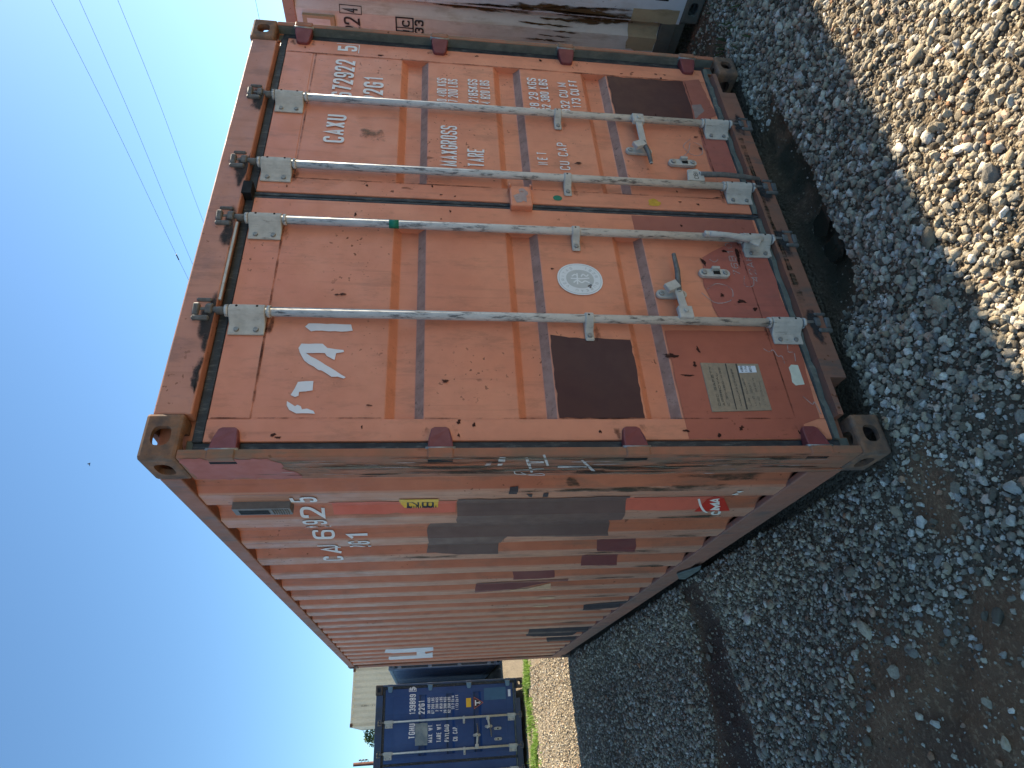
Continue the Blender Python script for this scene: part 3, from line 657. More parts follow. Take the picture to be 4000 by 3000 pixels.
# ================================================================ the orange container
PO = dict(cast=M['casting'], post=M['post'], header=M['header'], sill=M['sill'], rail=M['rail'], side=M['side'], door=M['door'], dust=M['dusty'], rubber=M['rubber'],
          rod=M['rod'], bracket=M['bracket'], cam=M['cam'], hinge=M['hinge'], inner=M['grimy'])
CENT = [.406, .69, 1.005, 1.30, 1.604, 1.895, 2.17, 2.455, 2.713, 2.97, 3.225, 3.475, 3.745, 4.025, 4.305, 4.59, 4.87, 5.15, 5.43, 5.72]
OC, DL, DR, LW, SD = container('shipping_container', 'weathered orange shipping container with its closed doors and long patched side in view', 'container', (0, 0, 0), 0, PO, CENT, fine=True, dents=.0016)
K = dict(
frag_bar=[(0.546,2.145),(0.561,2.134),(0.56,1.98),(0.532,1.972),(0.526,2.013),(0.529,2.105),(0.525,2.121)],
frag_a=[(0.451,2.158),(0.47,2.15),(0.471,2.075),(0.453,2.057),(0.445,1.999),(0.436,1.996),(0.43,2.024),(0.401,2.027),(0.418,2.056),(0.43,2.063),(0.429,2.13),(0.329,1.982),(0.323,1.989),(0.331,2.01),(0.33,2.032),(0.356,2.068),(0.358,2.08),(0.397,2.132),(0.414,2.142)],
frag_c1=[(0.308,2.144),(0.312,2.092),(0.274,2.091),(0.268,2.136),(0.252,2.136),(0.247,2.147),(0.255,2.163)],
frag_c2=[(0.231,2.172),(0.211,2.143),(0.217,2.136),(0.211,2.124),(0.199,2.119),(0.202,2.102),(0.193,2.08),(0.182,2.074),(0.183,2.136),(0.197,2.161),(0.215,2.171)],
smudge=[(1.61,2.063),(1.702,2.049),(1.711,1.868),(1.629,1.855),(1.58,1.858),(1.572,1.952)],
patch_r=[(2.241,.751),(2.243,.558),(2.241,.408),(2.246,.321),(2.089,.321),(2.001,.321),(1.915,.331),(1.909,.574),(1.918,.751),(2.06,.751)],
red_l_low=[(.56,.752),(.165,.752),(.079,.752),(.079,.30),(.14,.285),(.165,.21),(.47,.192),(.57,.192)],
red_r_low=[(1.792,.32),(1.779,.192),(1.518,.192),(1.516,.317),(1.625,.321)],
brown_r_low=[(2.252,.32),(2.274,.221),(1.967,.192),(1.922,.255),(1.92,.326)],
grey_r_sq=[(2.041,0.312),(2.052,0.258),(1.999,0.251),(1.925,0.319)],
placard=[(0.408,0.636),(0.406,0.395),(0.198,0.397),(0.19,0.638)],
placard_l1=[(0.404,0.536),(0.404,0.531),(0.2,0.538),(0.2,0.542)],
placard_l2=[(0.405,0.492),(0.405,0.486),(0.2,0.494),(0.2,0.5)],
placard_tag=[(0.394,0.484),(0.395,0.412),(0.365,0.413),(0.362,0.487)],
paper=[(0.391,0.268),(0.405,0.254),(0.403,0.225),(0.314,0.225),(0.309,0.264),(0.324,0.274),(0.362,0.268)],
s_dark=[(0.434,1.57),(0.603,1.568),(0.777,1.568),(0.811,1.669),(0.87,1.687),(1.233,1.696),(1.26,1.331),(1.049,1.338),(0.959,1.317),(0.989,0.818),(0.796,0.855),(0.731,0.821),(0.615,0.837),(0.507,0.86),(0.434,0.869),(0.445,1.179)],
s_m1=[(1.057,0.843),(1.077,0.637),(1.298,0.59),(1.274,0.804)],
s_m2=[(1.342,0.854),(1.366,0.65),(1.58,0.615),(1.563,0.831)],
s_m3=[(1.674,1.199),(1.699,0.945),(1.84,0.931),(1.861,1.182)],
s_m4=[(1.925,1.397),(1.878,0.837),(2.047,0.809),(2.176,1.389)],
s_d1=[(2.748,0.536),(2.675,0.225),(2.899,0.167),(2.973,0.508)],
s_d2=[(3.799,0.794),(3.849,0.144),(4.148,0.207),(4.291,0.357),(4.237,0.771)],
s_d3=[(4.384,0.558),(4.46,0.199),(4.629,0.187),(4.794,0.47)],
logo_bar1=[(4.846,2.118),(4.644,2.078),(4.626,1.639),(4.876,1.633),(4.948,1.747),(5.101,1.713),(5.083,1.641),(5.208,1.638),(5.159,1.803),(4.923,1.811),(4.924,2.036)],
logo_bar2=[(5.378,2.107),(5.192,2.073),(5.246,1.64),(5.449,1.636),(5.455,2.099)],
g1=[(0.085,1.494),(0.055,1.489),(0.05,1.472),(0.081,1.476)],
g3a=[(0.017,1.365),(0.014,1.354),(0.148,1.316),(0.154,1.323)],
g3b=[(0.052,1.347),(0.05,1.293),(0.067,1.29),(0.069,1.345)],
g3c=[(-0.004,1.306),(-0.006,1.298),(0.091,1.267),(0.096,1.275)],
g3d=[(0.127,1.39),(0.112,1.282),(0.123,1.28),(0.14,1.387)],
g4a=[(0.092,1.236),(0.098,1.13),(0.111,1.127),(0.11,1.233)],
g4b=[(0.043,1.164),(0.043,1.155),(0.15,1.084),(0.156,1.093)],
ext1=[(0.382,1.378),(0.336,1.376),(0.333,1.344),(0.384,1.345)],
ext2=[(0.426,1.235),(0.384,1.238),(0.379,1.219),(0.422,1.215)],
ext3=[(0.32,1.184),(0.282,1.158),(0.304,1.11),(0.35,1.078),(0.341,1.161)],
ext4=[(0.385,1.308),(0.392,1.281),(0.424,1.28),(0.418,1.289)],
moss2=[(0.808,0.856),(0.755,0.811),(0.77,0.678),(0.8,0.752),(0.875,0.743),(0.929,0.755),(0.829,0.787)],
moss3=[(2.036,0.61),(1.951,0.536),(1.963,0.338),(2.003,0.33),(2.027,0.479)],
moss4=[(1.625,0.431),(1.601,0.304),(1.677,0.286),(1.742,0.307)],
scar1=[(2.146,1.171),(2.083,0.911),(2.138,0.904),(2.175,1.162)],
scar2=[(2.453,0.937),(2.409,0.924),(2.412,0.827),(2.475,0.822)],
scar3=[(2.75,0.938),(2.702,0.918),(2.709,0.808),(2.775,0.824)],
)
fy = lambda off=.0014: (lambda a, b: (a, DY - off, b))
def ddecal(door, name, key, mat, off=.0014, rag=.004, step=.03, seed=1, fan=False):
    p = K[key] if isinstance(key, str) else key
    return put2d(name, (fan2d if fan else poly2d)(ragged(p, rag, step, seed)), fy(off), mat, door)
def dtext(door, s, x0, x1, z0, h, mat=None, off=.0022, t=None, gap=.28, yb=DY):
    for q in words2d(s, x0, x1, z0, h, t, gap): put2d('lettering', q, lambda a, b: (a, yb - off, b), mat or M['white_paint'], door)

# paint patches and marks on the left door
ddecal(DL, 'paint_patch', 'red_l_low', M['red_patch'], .0008, .003, .05, 3)
ddecal(DL, 'paint_patch', [(.62, .50), (.80, .53), (.96, .50), (1.062, .34), (1.06, .192), (.6, .192)], M['rose_patch'], .0007, .006, .05, 2)
ddecal(DL, 'paint_patch', [(1.2, .785), (1.203, .2), (1.08, .2), (1.075, .785)], M['brown_low'], .0008, .003, .05, 4)
ddecal(DL, 'paint_patch', [(.53, 1.222), (.518, 1.147), (.515, 1.0), (.512, .902), (.344, .9), (.1655, .902), (.1655, 1.222)], M['maroon_patch'], .001, .003, .025, 5)
for i, k in enumerate(('frag_bar', 'frag_a', 'frag_c1', 'frag_c2')): ddecal(DL, 'torn_vinyl_letter', k, M['white_vinyl'], .0012, .0015, .02, 20 + i)
# the oval inspection seal
def ellipse(cx_, cz_, rx, rz, n=44, e=.92): return [(cx_ + math.copysign(abs(math.cos(2 * math.pi * i / n)) ** e, math.cos(2 * math.pi * i / n)) * rx, cz_ + math.copysign(abs(math.sin(2 * math.pi * i / n)) ** e, math.sin(2 * math.pi * i / n)) * rz) for i in range(n)]
SX, SZ = .815, 1.069
put2d('seal_sticker', poly2d(ellipse(SX, SZ, .084, .096)), fy(.0012), M['seal_white'], DL)
mb = ([], []); stroke(ellipse(SX, SZ, .077, .089), True, .0022, mb); stroke(ellipse(SX, SZ, .048, .058), True, .002, mb); put2d('seal_ring', mb, fy(.0018), M['seal_grey'], DL)
put2d('seal_field', poly2d(ellipse(SX, SZ, .047, .057)), fy(.0016), M['seal_grey'], DL)
mb = ([], [])
for i, c in enumerate('BUREAU VERITAS  1828 '):
    if c == ' ':
        if mb[0]: put2d('seal_lettering', mb, fy(.0019), M['seal_grey'], DL)
        mb = ([], []); continue
    t = math.radians(250 - i * 360 / 21.0); px, pz = SX + .0625 * math.cos(t), SZ + .0735 * math.sin(t)
    g = ([], []); glyph(c, -.0055, -.0065, .011, .013, .0022, g); a = t - math.pi / 2; k = len(mb[0])
    mb[0].extend([(px + x * math.cos(a) - z * math.sin(a), pz + x * math.sin(a) + z * math.cos(a), l) for x, z, l in g[0]]); mb[1].extend([[j + k for j in f] for f in g[1]])
mb = ([], [])   # the embossed figure in the middle, as loose pale strokes
for pts in ([(-.02, .03), (-.005, .012), (-.022, -.005), (-.008, -.02), (-.02, -.038)], [(.002, .04), (.0, .0), (.006, -.04)], [(.012, .034), (.026, .02), (.014, .008)], [(.012, -.006), (.028, -.014), (.012, -.028), (.024, -.038)], [(-.03, .014), (.03, .01)]):
    stroke(roundpoly([(SX + a, SZ + b) for a, b in pts], False, .008), False, .006, mb)
put2d('seal_figure', mb, fy(.0021), M['seal_white'], DL)
# data plate, tag, paper label
m = MB(); m.prism([(x, z) for x, z in K['placard']], None, DY - .004, DY, lambda a, b, t: (a, t, b)); PL = m.build('data_plate', M['plate'], DL, .001)
for k in ('placard_l1', 'placard_l2'): put2d('plate_line', poly2d(K[k]), fy(.0047), M['print'], DL)
m = MB(); m.prism(K['placard_tag'], None, DY - .0055, DY - .004, lambda a, b, t: (a, t, b)); m.build('plate_tag', M['tag'], DL)
dtext(DL, 'CSC SAFETY', .215, .39, .598, .009, M['print'], .0047); dtext(DL, 'APPROVAL', .215, .36, .58, .009, M['print'], .0047); dtext(DL, 'C 30480 KGS', .215, .385, .562, .007, M['print'], .0047)
for i in range(4): dtext(DL, ('US CUST', 'UIC 001', 'TC 204', 'IICL')[i], .215, .34 - .02 * (i % 2), .475 - i * .02, .006, M['print'], .0047)
for i in range(3): dtext(DL, ('4283', '174', '66212')[i], .366, .392, .468 - i * .018, .010, M['print'], .0062)
dtext(DL, 'MANUFACTURER', .215, .38, .512, .007, M['print'], .0047)
m = MB(); m.prism(K['paper'], None, DY - .0018, DY - .0005, lambda a, b, t: (a, t, b)); m.build('paper_label', M['paper'], DL)
# marks along welds and edges
def seam(door, pts, w=.007, mat=None, off=.0011):
    mb = ([], []); stroke(pts, False, w, mb); put2d('weld_seam', mb, fy(off), mat or M['rust_seam'], door)
seam(DL, [(.166, 2.283), (.6, 2.283), (1.066, 2.283)], .009); seam(DL, [(.166, 2.41), (.166, 1.85)], .006); seam(DL, [(.164, 1.70), (.164, .32)], .006)
seam(DL, [(1.069, 2.28), (1.069, .32)], .005); seam(DL, [(.166, .311), (1.06, .311)], .006)
seam(DR, [(1.336, 2.276), (2.249, 2.27)], .007); seam(DR, [(2.25, 2.41), (2.25, .32)], .008); seam(DR, [(1.334, 2.28), (1.334, .32)], .006); seam(DR, [(1.34, .311), (2.24, .311)], .006)
for i in range(26):   # short scuffs and rust runs
    d = (DL, DR)[i % 2]; x = random.uniform(.1, 1.15) + (1.17 if i % 2 else 0); z = random.choice([random.uniform(.3, .7), random.uniform(.25, 1.2), random.uniform(1.3, 2.35)])
    if any(b - .03 < z < a + .03 for a, b in GROOVES) or (i % 2 == 0 and x < .55 and .88 < z < 1.26) or (i % 2 == 0 and x < .42 and .38 < z < .66): continue
    ddecal(d, 'rust_mark', blob((x, z), random.uniform(.004, .012), random.uniform(.005, .03), i, 14, .5), M['rust_mark'], .0016, 0, 9, fan=True)
for x, z, rx, rz in ((.93, .50, .05, .012), (.98, .33, .10, .014), (.75, .46, .02, .016), (.72, .38, .03, .02), (.68, .33, .024, .012), (.62, .27, .03, .01), (.44, .75, .02, .05), (.40, .66, .03, .012), (.47, .63, .03, .01), (.35, .70, .012, .03)):
    ddecal(DL, 'rust_mark', blob((x, z), rx * .6, rz, int(x * 1000), 20, .5), M['rust_mark'], .0016, 0, 9, fan=True)
def scribble(door, pts, w=.0035, mat=None):
    mb = ([], []); stroke(roundpoly(pts, False, .03, 3), False, w, mb); put2d('scratched_mark', mb, fy(.002), mat or M['scratch'], door)
scribble(DL, [(.95, .47), (.93, .45), (.95, .43)]); scribble(DL, [(.78, .52), (.82, .47), (.79, .40), (.72, .42), (.70, .50), (.76, .55)], .004); scribble(DL, [(.86, .33), (.80, .35), (.80, .30), (.86, .29)])
scribble(DL, [(.48, .35), (.46, .33), (.48, .31), (.44, .30), (.45, .28), (.41, .28)]); scribble(DL, [(.50, .24), (.46, .25), (.47, .22), (.42, .23)]); scribble(DL, [(.26, .25), (.22, .22), (.24, .21), (.18, .20)])
for i, (s, x0, z0) in enumerate((('76B10', .86, .345), ('42AKT', .83, .27))):
    put2d('chalk_writing', text2d(s, x0, x0 + .19, z0, .032, .004), lambda a, b: (a, DY - .002, b), M['scratch'], DL)
scribble(DR, [(1.60, .47), (1.66, .41), (1.74, .39), (1.72, .33), (1.64, .34), (1.63, .40), (1.70, .44), (1.76, .38)], .004)
# patches and letters on the right door
ddecal(DR, 'paint_patch', 'patch_r', M['maroon_patch'], .001, .004, .03, 6)
ddecal(DR, 'paint_patch', 'brown_r_low', M['brown_low'], .0008, .004, .03, 7); ddecal(DR, 'paint_patch', 'red_r_low', M['rose_patch'], .0008, .004, .04, 8)
ddecal(DR, 'paint_patch', 'grey_r_sq', M['grey_spot'], .0012, .003, .02, 9); ddecal(DR, 'adhesive_smudge', 'smudge', M['smudge'], .0012, .004, .03, 10, True)
for a in (('CAXU', 1.576, 1.771, 2.083, .094), ('672922', 1.905, 2.206, 2.072, .097), ('5', 2.284, 2.332, 2.070, .098), ('22G1', 1.89, 2.086, 1.924, .097), ('MAXGROSS', 1.459, 1.742, 1.565, .079), ('TARE', 1.464, 1.590, 1.440, .080),
          ('30.480 KGS', 1.902, 2.114, 1.613, .049), ('67.200 LBS', 1.902, 2.111, 1.557, .050), ('2185KGS', 1.935, 2.123, 1.455, .050), ('4.820 LBS', 1.93, 2.12, 1.394, .050),
          ('28.29 KGS', 1.905, 2.171, 1.146, .049), ('62.380 LBS', 1.905, 2.168, 1.087, .047), ('332 CU M', 1.905, 2.150, .986, .047), ('1 173 CU.FT', 1.905, 2.177, .924, .048)): dtext(DR, *a)
dtext(DR, 'N E T', 1.503, 1.592, 1.140, .049, gap=.2, t=.0055); dtext(DR, 'CU CAP', 1.476, 1.668, 1.036, .049, gap=.45, t=.006)
mb = ([], []); stroke([(2.272, 2.062), (2.3445, 2.062), (2.3445, 2.176)], False, .004, mb); put2d('lettering', mb, fy(.0022), M['white_paint'], DR)
put2d('round_sticker', poly2d(ellipse(1.287, 1.117, .017, .021, 24, 1)), fy(.0014), M['green'], DR); ddecal(DR, 'torn_sticker', blob((1.287, .66), .021, .034, 4, 20, .3), M['yellow_blob'], .0014, .002, .02, 3)
# lock box over the middle gap
m = MB(); m.box(1.194, 1.316, DY - .035, DY + .002, 1.242, 1.340); m.box(1.305, 1.322, DY - .046, DY + .002, 1.240, 1.252); m.box(1.305, 1.322, DY - .046, DY + .002, 1.333, 1.346)
m.build('lock_box', M['door'], DR, .006, 2); ddecal(DR, 'scratched_mark', blob((1.25, 1.29), .04, .03, 9, 20, .5), M['scratch'], .0365, .002, .02)
# coloured tape round the third rod, handles and catches
m = MB(); m.cyl((RODS[1], ROD_Y, 1.818), (RODS[1], ROD_Y, 1.858), .0181, n=20); m.build('green_tape', M['green'], DL)
handle(DL, (RODS[0], .668), (.741, .689), (.932, .655), (.862, .402, .542), PO)
handle(DR, (RODS[3], .660), (1.632, .678), (1.500, .650), (1.562, .397, .540), PO)
# two handles folded down along the inner rods
m = MB(); m.box(RODS[1] - .02, RODS[1] + .004, -.02, .0, .43, .492); m.tube([(RODS[1] - .012, -.014, .47), (RODS[1] - .02, -.02, .40), (RODS[1] - .036, -.018, .30), (RODS[1] - .03, -.012, .225)], .012, 10, [.014, .012, .017, .012])
m.obox((RODS[1] - .045, -.018, .265), (.9, 0, -.5), (0, 1, 0), (.5, 0, .9), (.03, .005, .022)); m.build('handle', M['bracket'], DL, .003)
m = MB(); m.prism([(1.405, .486), (1.478, .474), (1.486, .425), (1.455, .398), (1.405, .40)], None, .000, .012, lambda a, b, t: (a, t, b)); m.mat(1); m.tube([(1.45, .004, .42), (1.452, .0, .3), (1.446, .0, .2), (1.44, .006, .115)], .011, 10, [.014, .013, .012, .010])
m.build('handle', [M['bracket'], M['cam']], DR, .003)
mb = text2d('CBI', 1.412, 1.462, .43, .022, .003); put2d('lettering', mb, lambda a, b: (a, -.0006, b), M['print'], DR)
# grease round the cams, on header and sill
for i, x in enumerate(RODS):
    put2d('grease_stain', fan2d(blob((x - .05, 2.474), .13, .045, i + 3, 30, .35)), lambda a, b: (a, .0088, min(max(b, 2.459), 2.577)), M['grease'], OC)
    put2d('grease_stain', fan2d(blob((x - .02, .115), .11, .04, i + 13, 30, .3)), lambda a, b: (a, .0048, min(max(b, .068), .157)), M['grease'], OC)
mh = ragged([(.17, 2.459), (.42, 2.459), (.38, 2.49), (.30, 2.5), (.24, 2.47)], .006, .02, 2); put2d('grease_stain', fan2d(mh), lambda a, b: (a, .0086, b), M['grease'], OC)
put2d('grease_stain', fan2d(ragged([(.40, .150), (2.0, .150), (2.0, .118), (1.2, .125), (.4, .112)], .006, .03, 2)), lambda a, b: (a, .0052, b), M['moss'], OC)
m = MB(); m.box(.64, 1.03, .012, .02, 2.449, 2.4575); m.build('drip_edge', M['bracket'], OC)
m = MB(); m.box(1.19, 1.26, .006, .05, 2.425, 2.462); m.build('gasket_stop', M['black'], OC)

# ---- long side: patches first, then letters and small fittings
dcal = lambda name, key, mat, off=.0028, rag=.004, st=.035, seed=1, fan=False: drape(name, (fan2d if fan else poly2d)(ragged(K[key] if isinstance(key, str) else key, rag, st, seed)), SD, mat, LW, off)
dcal('paint_patch', 's_dark', M['brown_patch'], .0028, .006, .04, 2)
dcal('paint_patch', [(.45, 2.07), (.45, 1.575), (.62, 1.575), (.62, 2.07)], M['bright_red'], .0022, .004, .04, 3)
dcal('paint_patch', [(.455, .845), (.455, .40), (.63, .40), (.63, .845)], M['bright_red'], .0022, .004, .04, 4)
for i, (k, mm) in enumerate((('s_m1', 'wine_patch'), ('s_m2', 'wine_patch'), ('s_m3', 'wine_patch'), ('s_m4', 'wine_patch'), ('s_d1', 'dark_patch'), ('s_d2', 'dark_patch'), ('s_d3', 'dark_patch'))): dcal('paint_patch', k, M[mm], .0028, .004, .035, i)
for i, k in enumerate(('ext1', 'ext2', 'ext4')): dcal('paint_patch', k, M['dark_patch'], .0030, .002, .02, i)
for i, k in enumerate(('ext3', 'moss2', 'moss3', 'moss4')): dcal('grime_streak', k, M['moss'], .0030, .004, .02, i, True)
for i, (y, z0, z1) in enumerate(((.36, .3, 1.6), (.72, .3, .75), (1.02, .28, .6), (1.3, .35, 1.1), (1.62, .3, .55), (1.9, .3, .9), (2.45, .3, .7), (2.97, .3, .6), (3.5, .3, .7), (.30, .27, .8), (.96, .9, 1.3), (1.28, 1.4, 2.0))):
    dcal('grime_streak', [(y - .03, z0), (y + .04, z0), (y + .03, (z0 + z1) / 2), (y + .005, z1), (y - .01, z1), (y - .02, (z0 + z1) / 2)], M['moss'], .0026, .006, .06, i + 40, True)
for i, k in enumerate(('scar1', 'scar2', 'scar3')): dcal('bare_scar', k, M['scar'], .0030, .002, .03, i)
for i, k in enumerate(('logo_bar1', 'logo_bar2')): dcal('torn_vinyl_letter', k, M['white_vinyl'], .0030, .003, .03, i)
for (c, y) in zip('CAXU6729225', (1.262, 1.195, 1.115, 1.045, .915, .83, .755, .675, .605, .50, .405)):
    g = ([], []); glyph(c, -.027, 2.105, .052, .098, .013, g); drape('lettering', ([(y - a, b, l) for a, b, l in g[0]], g[1]), SD, M['white_paint'], LW, .0042)
for (c, y) in zip('22G1', (1.12, 1.055, .985, .925)):
    g = ([], []); glyph(c, -.025, 1.955, .048, .098, .013, g); drape('lettering', ([(y - a, b, l) for a, b, l in g[0]], g[1]), SD, M['white_paint'], LW, .0042)
# yellow height decal
dcal('height_decal', [(.575, 1.80), (.425, 1.80), (.425, 1.648), (.594, 1.648), (.594, 1.785)], M['yellow'], .0036, .0005, .2)
for s, z in (('2', 1.725), ('8', 1.665)):
    g = ([], []); glyph(s, -.03, z, .05, .05, .008, g); drape('lettering', ([(.566 - a, b, l) for a, b, l in g[0]], g[1]), SD, M['black_letter'], LW, .0044)
for i in range(14): dcal('height_decal', [(.596, 1.655 + i * .009), (.586, 1.655 + i * .009), (.586, 1.659 + i * .009), (.596, 1.659 + i * .009)], M['black_letter'], .0042, 0, 9)
# small carrier logo
dcal('logo_triangle', [(.645, .517), (.645, .345), (.57, .40), (.55, .45)], M['red_logo'], .0032, .001, .05)
for c, y, w, z in (('C', .695, .05, .372), ('M', .637, .04, .392), ('A', .60, .028, .405)):
    g = ([], []); glyph(c, 0, 0, w, .046, min(.013, w * .3), g); drape('lettering', ([(y - a, z + b + a * .28, l) for a, b, l in g[0]], g[1]), SD, M['cream'], LW, .0044)
mb = text2d('N', 0, .045, 0, .03, .008); drape('lettering', ([(.435 - a, .40 + b, l) for a, b, l in mb[0]], mb[1]), SD, M['cream'], LW, .0044)
mb = ([], []); stroke(roundpoly([(.66, .447), (.62, .49), (.57, .515)], False, .06), False, .009, mb); drape('logo_arc', mb, SD, M['cream'], LW, .0044)
# louvred vent
m = MB(); m.box(-.018, .02, .43, .50, 2.205, 2.415); m.mat(1); m.box(-.0195, -.0175, .442, .490, 2.285, 2.395)
m.mat(0)
for i in range(7): m.box(-.022, -.017, .440, .492, 2.215 + i * .009, 2.2195 + i * .009)
m.build('vent_cover', [M['vent'], M['black']], LW, .003)
# marks on the corner post side
PF = lambda off: (lambda a, b: (.004 - off, a, b))
put2d('paint_patch', poly2d(ragged([(.012, 2.465), (.012, 2.20), (.03, 2.19), (.05, 2.165), (.09, 2.172), (.12, 2.135), (.18, 2.12), (.18, 2.465)], .010, .02, 4)), PF(.0014), M['rose_patch'], OC)
for k in ('g1', 'g3a', 'g3b', 'g3c', 'g3d', 'g4a', 'g4b'): put2d('painted_mark', poly2d(ragged(K[k], .0012, .02, 3)), PF(.0026), M['chalk_mark'], OC)
put2d('painted_mark', poly2d([(.012, 1.45), (.012, 1.43), (.05, 1.428), (.084, 1.436), (.086, 1.45), (.03, 1.452)]), PF(.0026), M['chalk_mark'], OC)
mb = ([], []); stroke(roundpoly([(.14, 1.385), (.165, 1.38), (.175, 1.33), (.16, 1.28), (.182, 1.265), (.178, 1.33), (.15, 1.36)], False, .03), False, .004, mb); put2d('painted_mark', mb, PF(.0026), M['chalk_mark'], OC)
for i in range(140):
    q = random.uniform(.008, .172); z = random.uniform(.35, 2.3); l = random.uniform(.12, .6); w = random.choice((.004, .008, .014, .022)) * random.uniform(.6, 1.2)
    k = ('greywash', 'bare', 'darkrub', 'greywash', 'scratch', 'rust_mark', 'darkrub')[i % 7]
    if k in ('scratch', 'rust_mark'): w *= .35; l *= .5
    put2d('bare_streak', fan2d(ragged([(q, z), (q + w, z - l * .1), (q + w * 1.3, z - l / 2), (q + w * .8, z - l * .9), (q, z - l), (q - w * .3, z - l / 2)], .0015, .03, i)), PF(.0010 + .00004 * i), M[k], OC)
for z in (2.342, 1.648, .966, .276):
    for sx, dd in ((1, DL), (-1, DR)):
        for dz in (-.05, .05):
            xx = .105 if sx == 1 else W - .105
            ddecal(dd, 'rust_mark', blob((xx + random.uniform(-.015, .02), z + dz), .03, .022, int(z * 100 + dz * 1000), 20, .5), M['rust_seam'], .0015, 0, 9, fan=True)
for x in RODS:      # scuffs and rust under the rod brackets
    for z in (2.27, 1.03, .31): ddecal(DL if x < 1.2 else DR, 'rust_mark', blob((x - .05, z), .06, .02, int(x * 100 + z * 10), 20, .5), M['rust_seam'], .0015, 0, 9, fan=True)
for i in range(34):
    dd, x = (DL, random.choice((random.uniform(.09, .155), random.uniform(1.08, 1.19)))) if i % 2 else (DR, random.choice((random.uniform(1.26, 1.325), random.uniform(2.26, 2.345))))
    ddecal(dd, 'rust_mark', blob((x, random.uniform(.22, 2.35)), random.uniform(.004, .012), random.uniform(.004, .014), i + 300, 14, .5), M['rust_mark'], .0017, 0, 9, fan=True)
# a bracket plate bent out of the bottom rail
m = MB(); m.prism([(1.60, .10), (1.69, .07), (1.93, .076), (1.92, .12), (1.78, .185), (1.70, .15)], None, -.012, -.002, lambda a, b, t: (t, a, b)); m.build('rail_plate', M['grimy'], OC, .003)

# ================================================================ the other containers
PW = dict(cast=M['wh_rail'], post=M['wh_post'], header=M['wh_post'], sill=M['wh_rail'], rail=M['wh_top'], brail=M['wh_rail'], side=M['wh_side'], door=M['wh_side'], dust=M['beige_patch'], rubber=M['rubber'], rod=M['rod'], bracket=M['bracket'], cam=M['cam'], hinge=M['wh_post'])
WC, WDL, WDR, WLW, WSD = container('shipping_container', 'rust streaked white shipping container with black numbers, standing close beside the orange one', 'container', (3.075, 0.0, 0), 0, PW, [.34, .62, .90, 1.18, 1.46, 1.74, 2.02, 2.30, 2.58, 2.86, 3.14, 3.42, 3.70, 3.98, 4.26, 4.54, 4.82, 5.10, 5.38, 5.66], dents=.004)
def wtext(s, ya, yb, z0, h, t): mb = text2d(s, 0, ya - yb, 0, h, t, .3); drape('lettering', ([(ya - a, z0 + b, l) for a, b, l in mb[0]], mb[1]), WSD, M['black_letter'], WLW, .004)
wtext('2', .364, .316, 2.134, .098, .012); wtext('4', .290, .266, 2.138, .098, .010); wtext('C', .348, .310, 1.828, .048, .009); wtext('I', .385, .362, 1.828, .048, .007); wtext('33', .384, .300, 1.742, .056, .010); wtext('24U32', .66, .37, 2.134, .098, .012)
for pts, t in (([(.296, 2.120), (.256, 2.120), (.256, 2.250), (.296, 2.250)], .004), ([(.378, 1.808), (.294, 1.808), (.294, 1.912), (.378, 1.912)], .008)):
    mb = ([], []); stroke(pts, True, t, mb); drape('lettering', mb, WSD, M['black_letter'], WLW, .004)
mb = ([], []); stroke([(.355, 1.808), (.355, 1.912)], False, .006, mb); drape('lettering', mb, WSD, M['black_letter'], WLW, .0042)
wd = lambda poly, mat, off, seed, name='rust_run': drape(name, (fan2d if mat == 'wh_rust' else poly2d)(ragged(poly, .008, .03, seed)), WSD, M[mat], WLW, off)
wd([(.19, .90), (.26, .90), (.262, .74), (.25, .55), (.24, .44), (.21, .25), (.192, .25)], 'wh_rust', .003, 1); wd([(.192, 1.9), (.215, 1.9), (.24, 1.2), (.22, .9), (.192, .9)], 'wh_rust', .0026, 2)
for i in range(7): wd([(.20 + .03 * i, .95 + .12 * (i % 3)), (.212 + .03 * i, .95 + .12 * (i % 3)), (.215 + .03 * i, .75), (.205 + .03 * i, .72)], 'wh_rust', .0034, 10 + i)
wd([(.192, .44), (.37, .42), (.37, .235), (.192, .235)], 'beige_patch', .003, 3, 'repair_patch')
put2d('rust_run', fan2d(ragged([(.12, .90), (.186, 1.9), (.186, .2), (.10, .2)], .01, .04, 4)), lambda a, b: (.0024, a, b), M['wh_rust'], WC)
put2d('repair_patch', poly2d(ragged([(.11, .44), (.186, .44), (.186, .14), (.10, .14)], .004, .04, 5)), lambda a, b: (.0020, a, b), M['beige_patch'], WC)
m = MB(); m.box(-.012, .02, .315, .385, 2.285, 2.475); m.mat(1); m.box(-.0135, -.011, .33, .372, 2.31, 2.45); m.build('vent_cover', [M['beige_patch'], M['wh_side']], WLW, .004, 2)

PG = dict(cast=M['casting'], post=M['gn'], header=M['gn'], sill=M['gn'], rail=M['gn'], side=M['gn'], door=M['gn'], dust=M['gn'], rubber=M['rubber'], rod=M['rod'], bracket=M['bracket'], cam=M['cam'], hinge=M['gn'])
container('shipping_container', 'grey green shipping container on the far side of the white one', 'container', (5.62, -.01, 0), 0, PG)

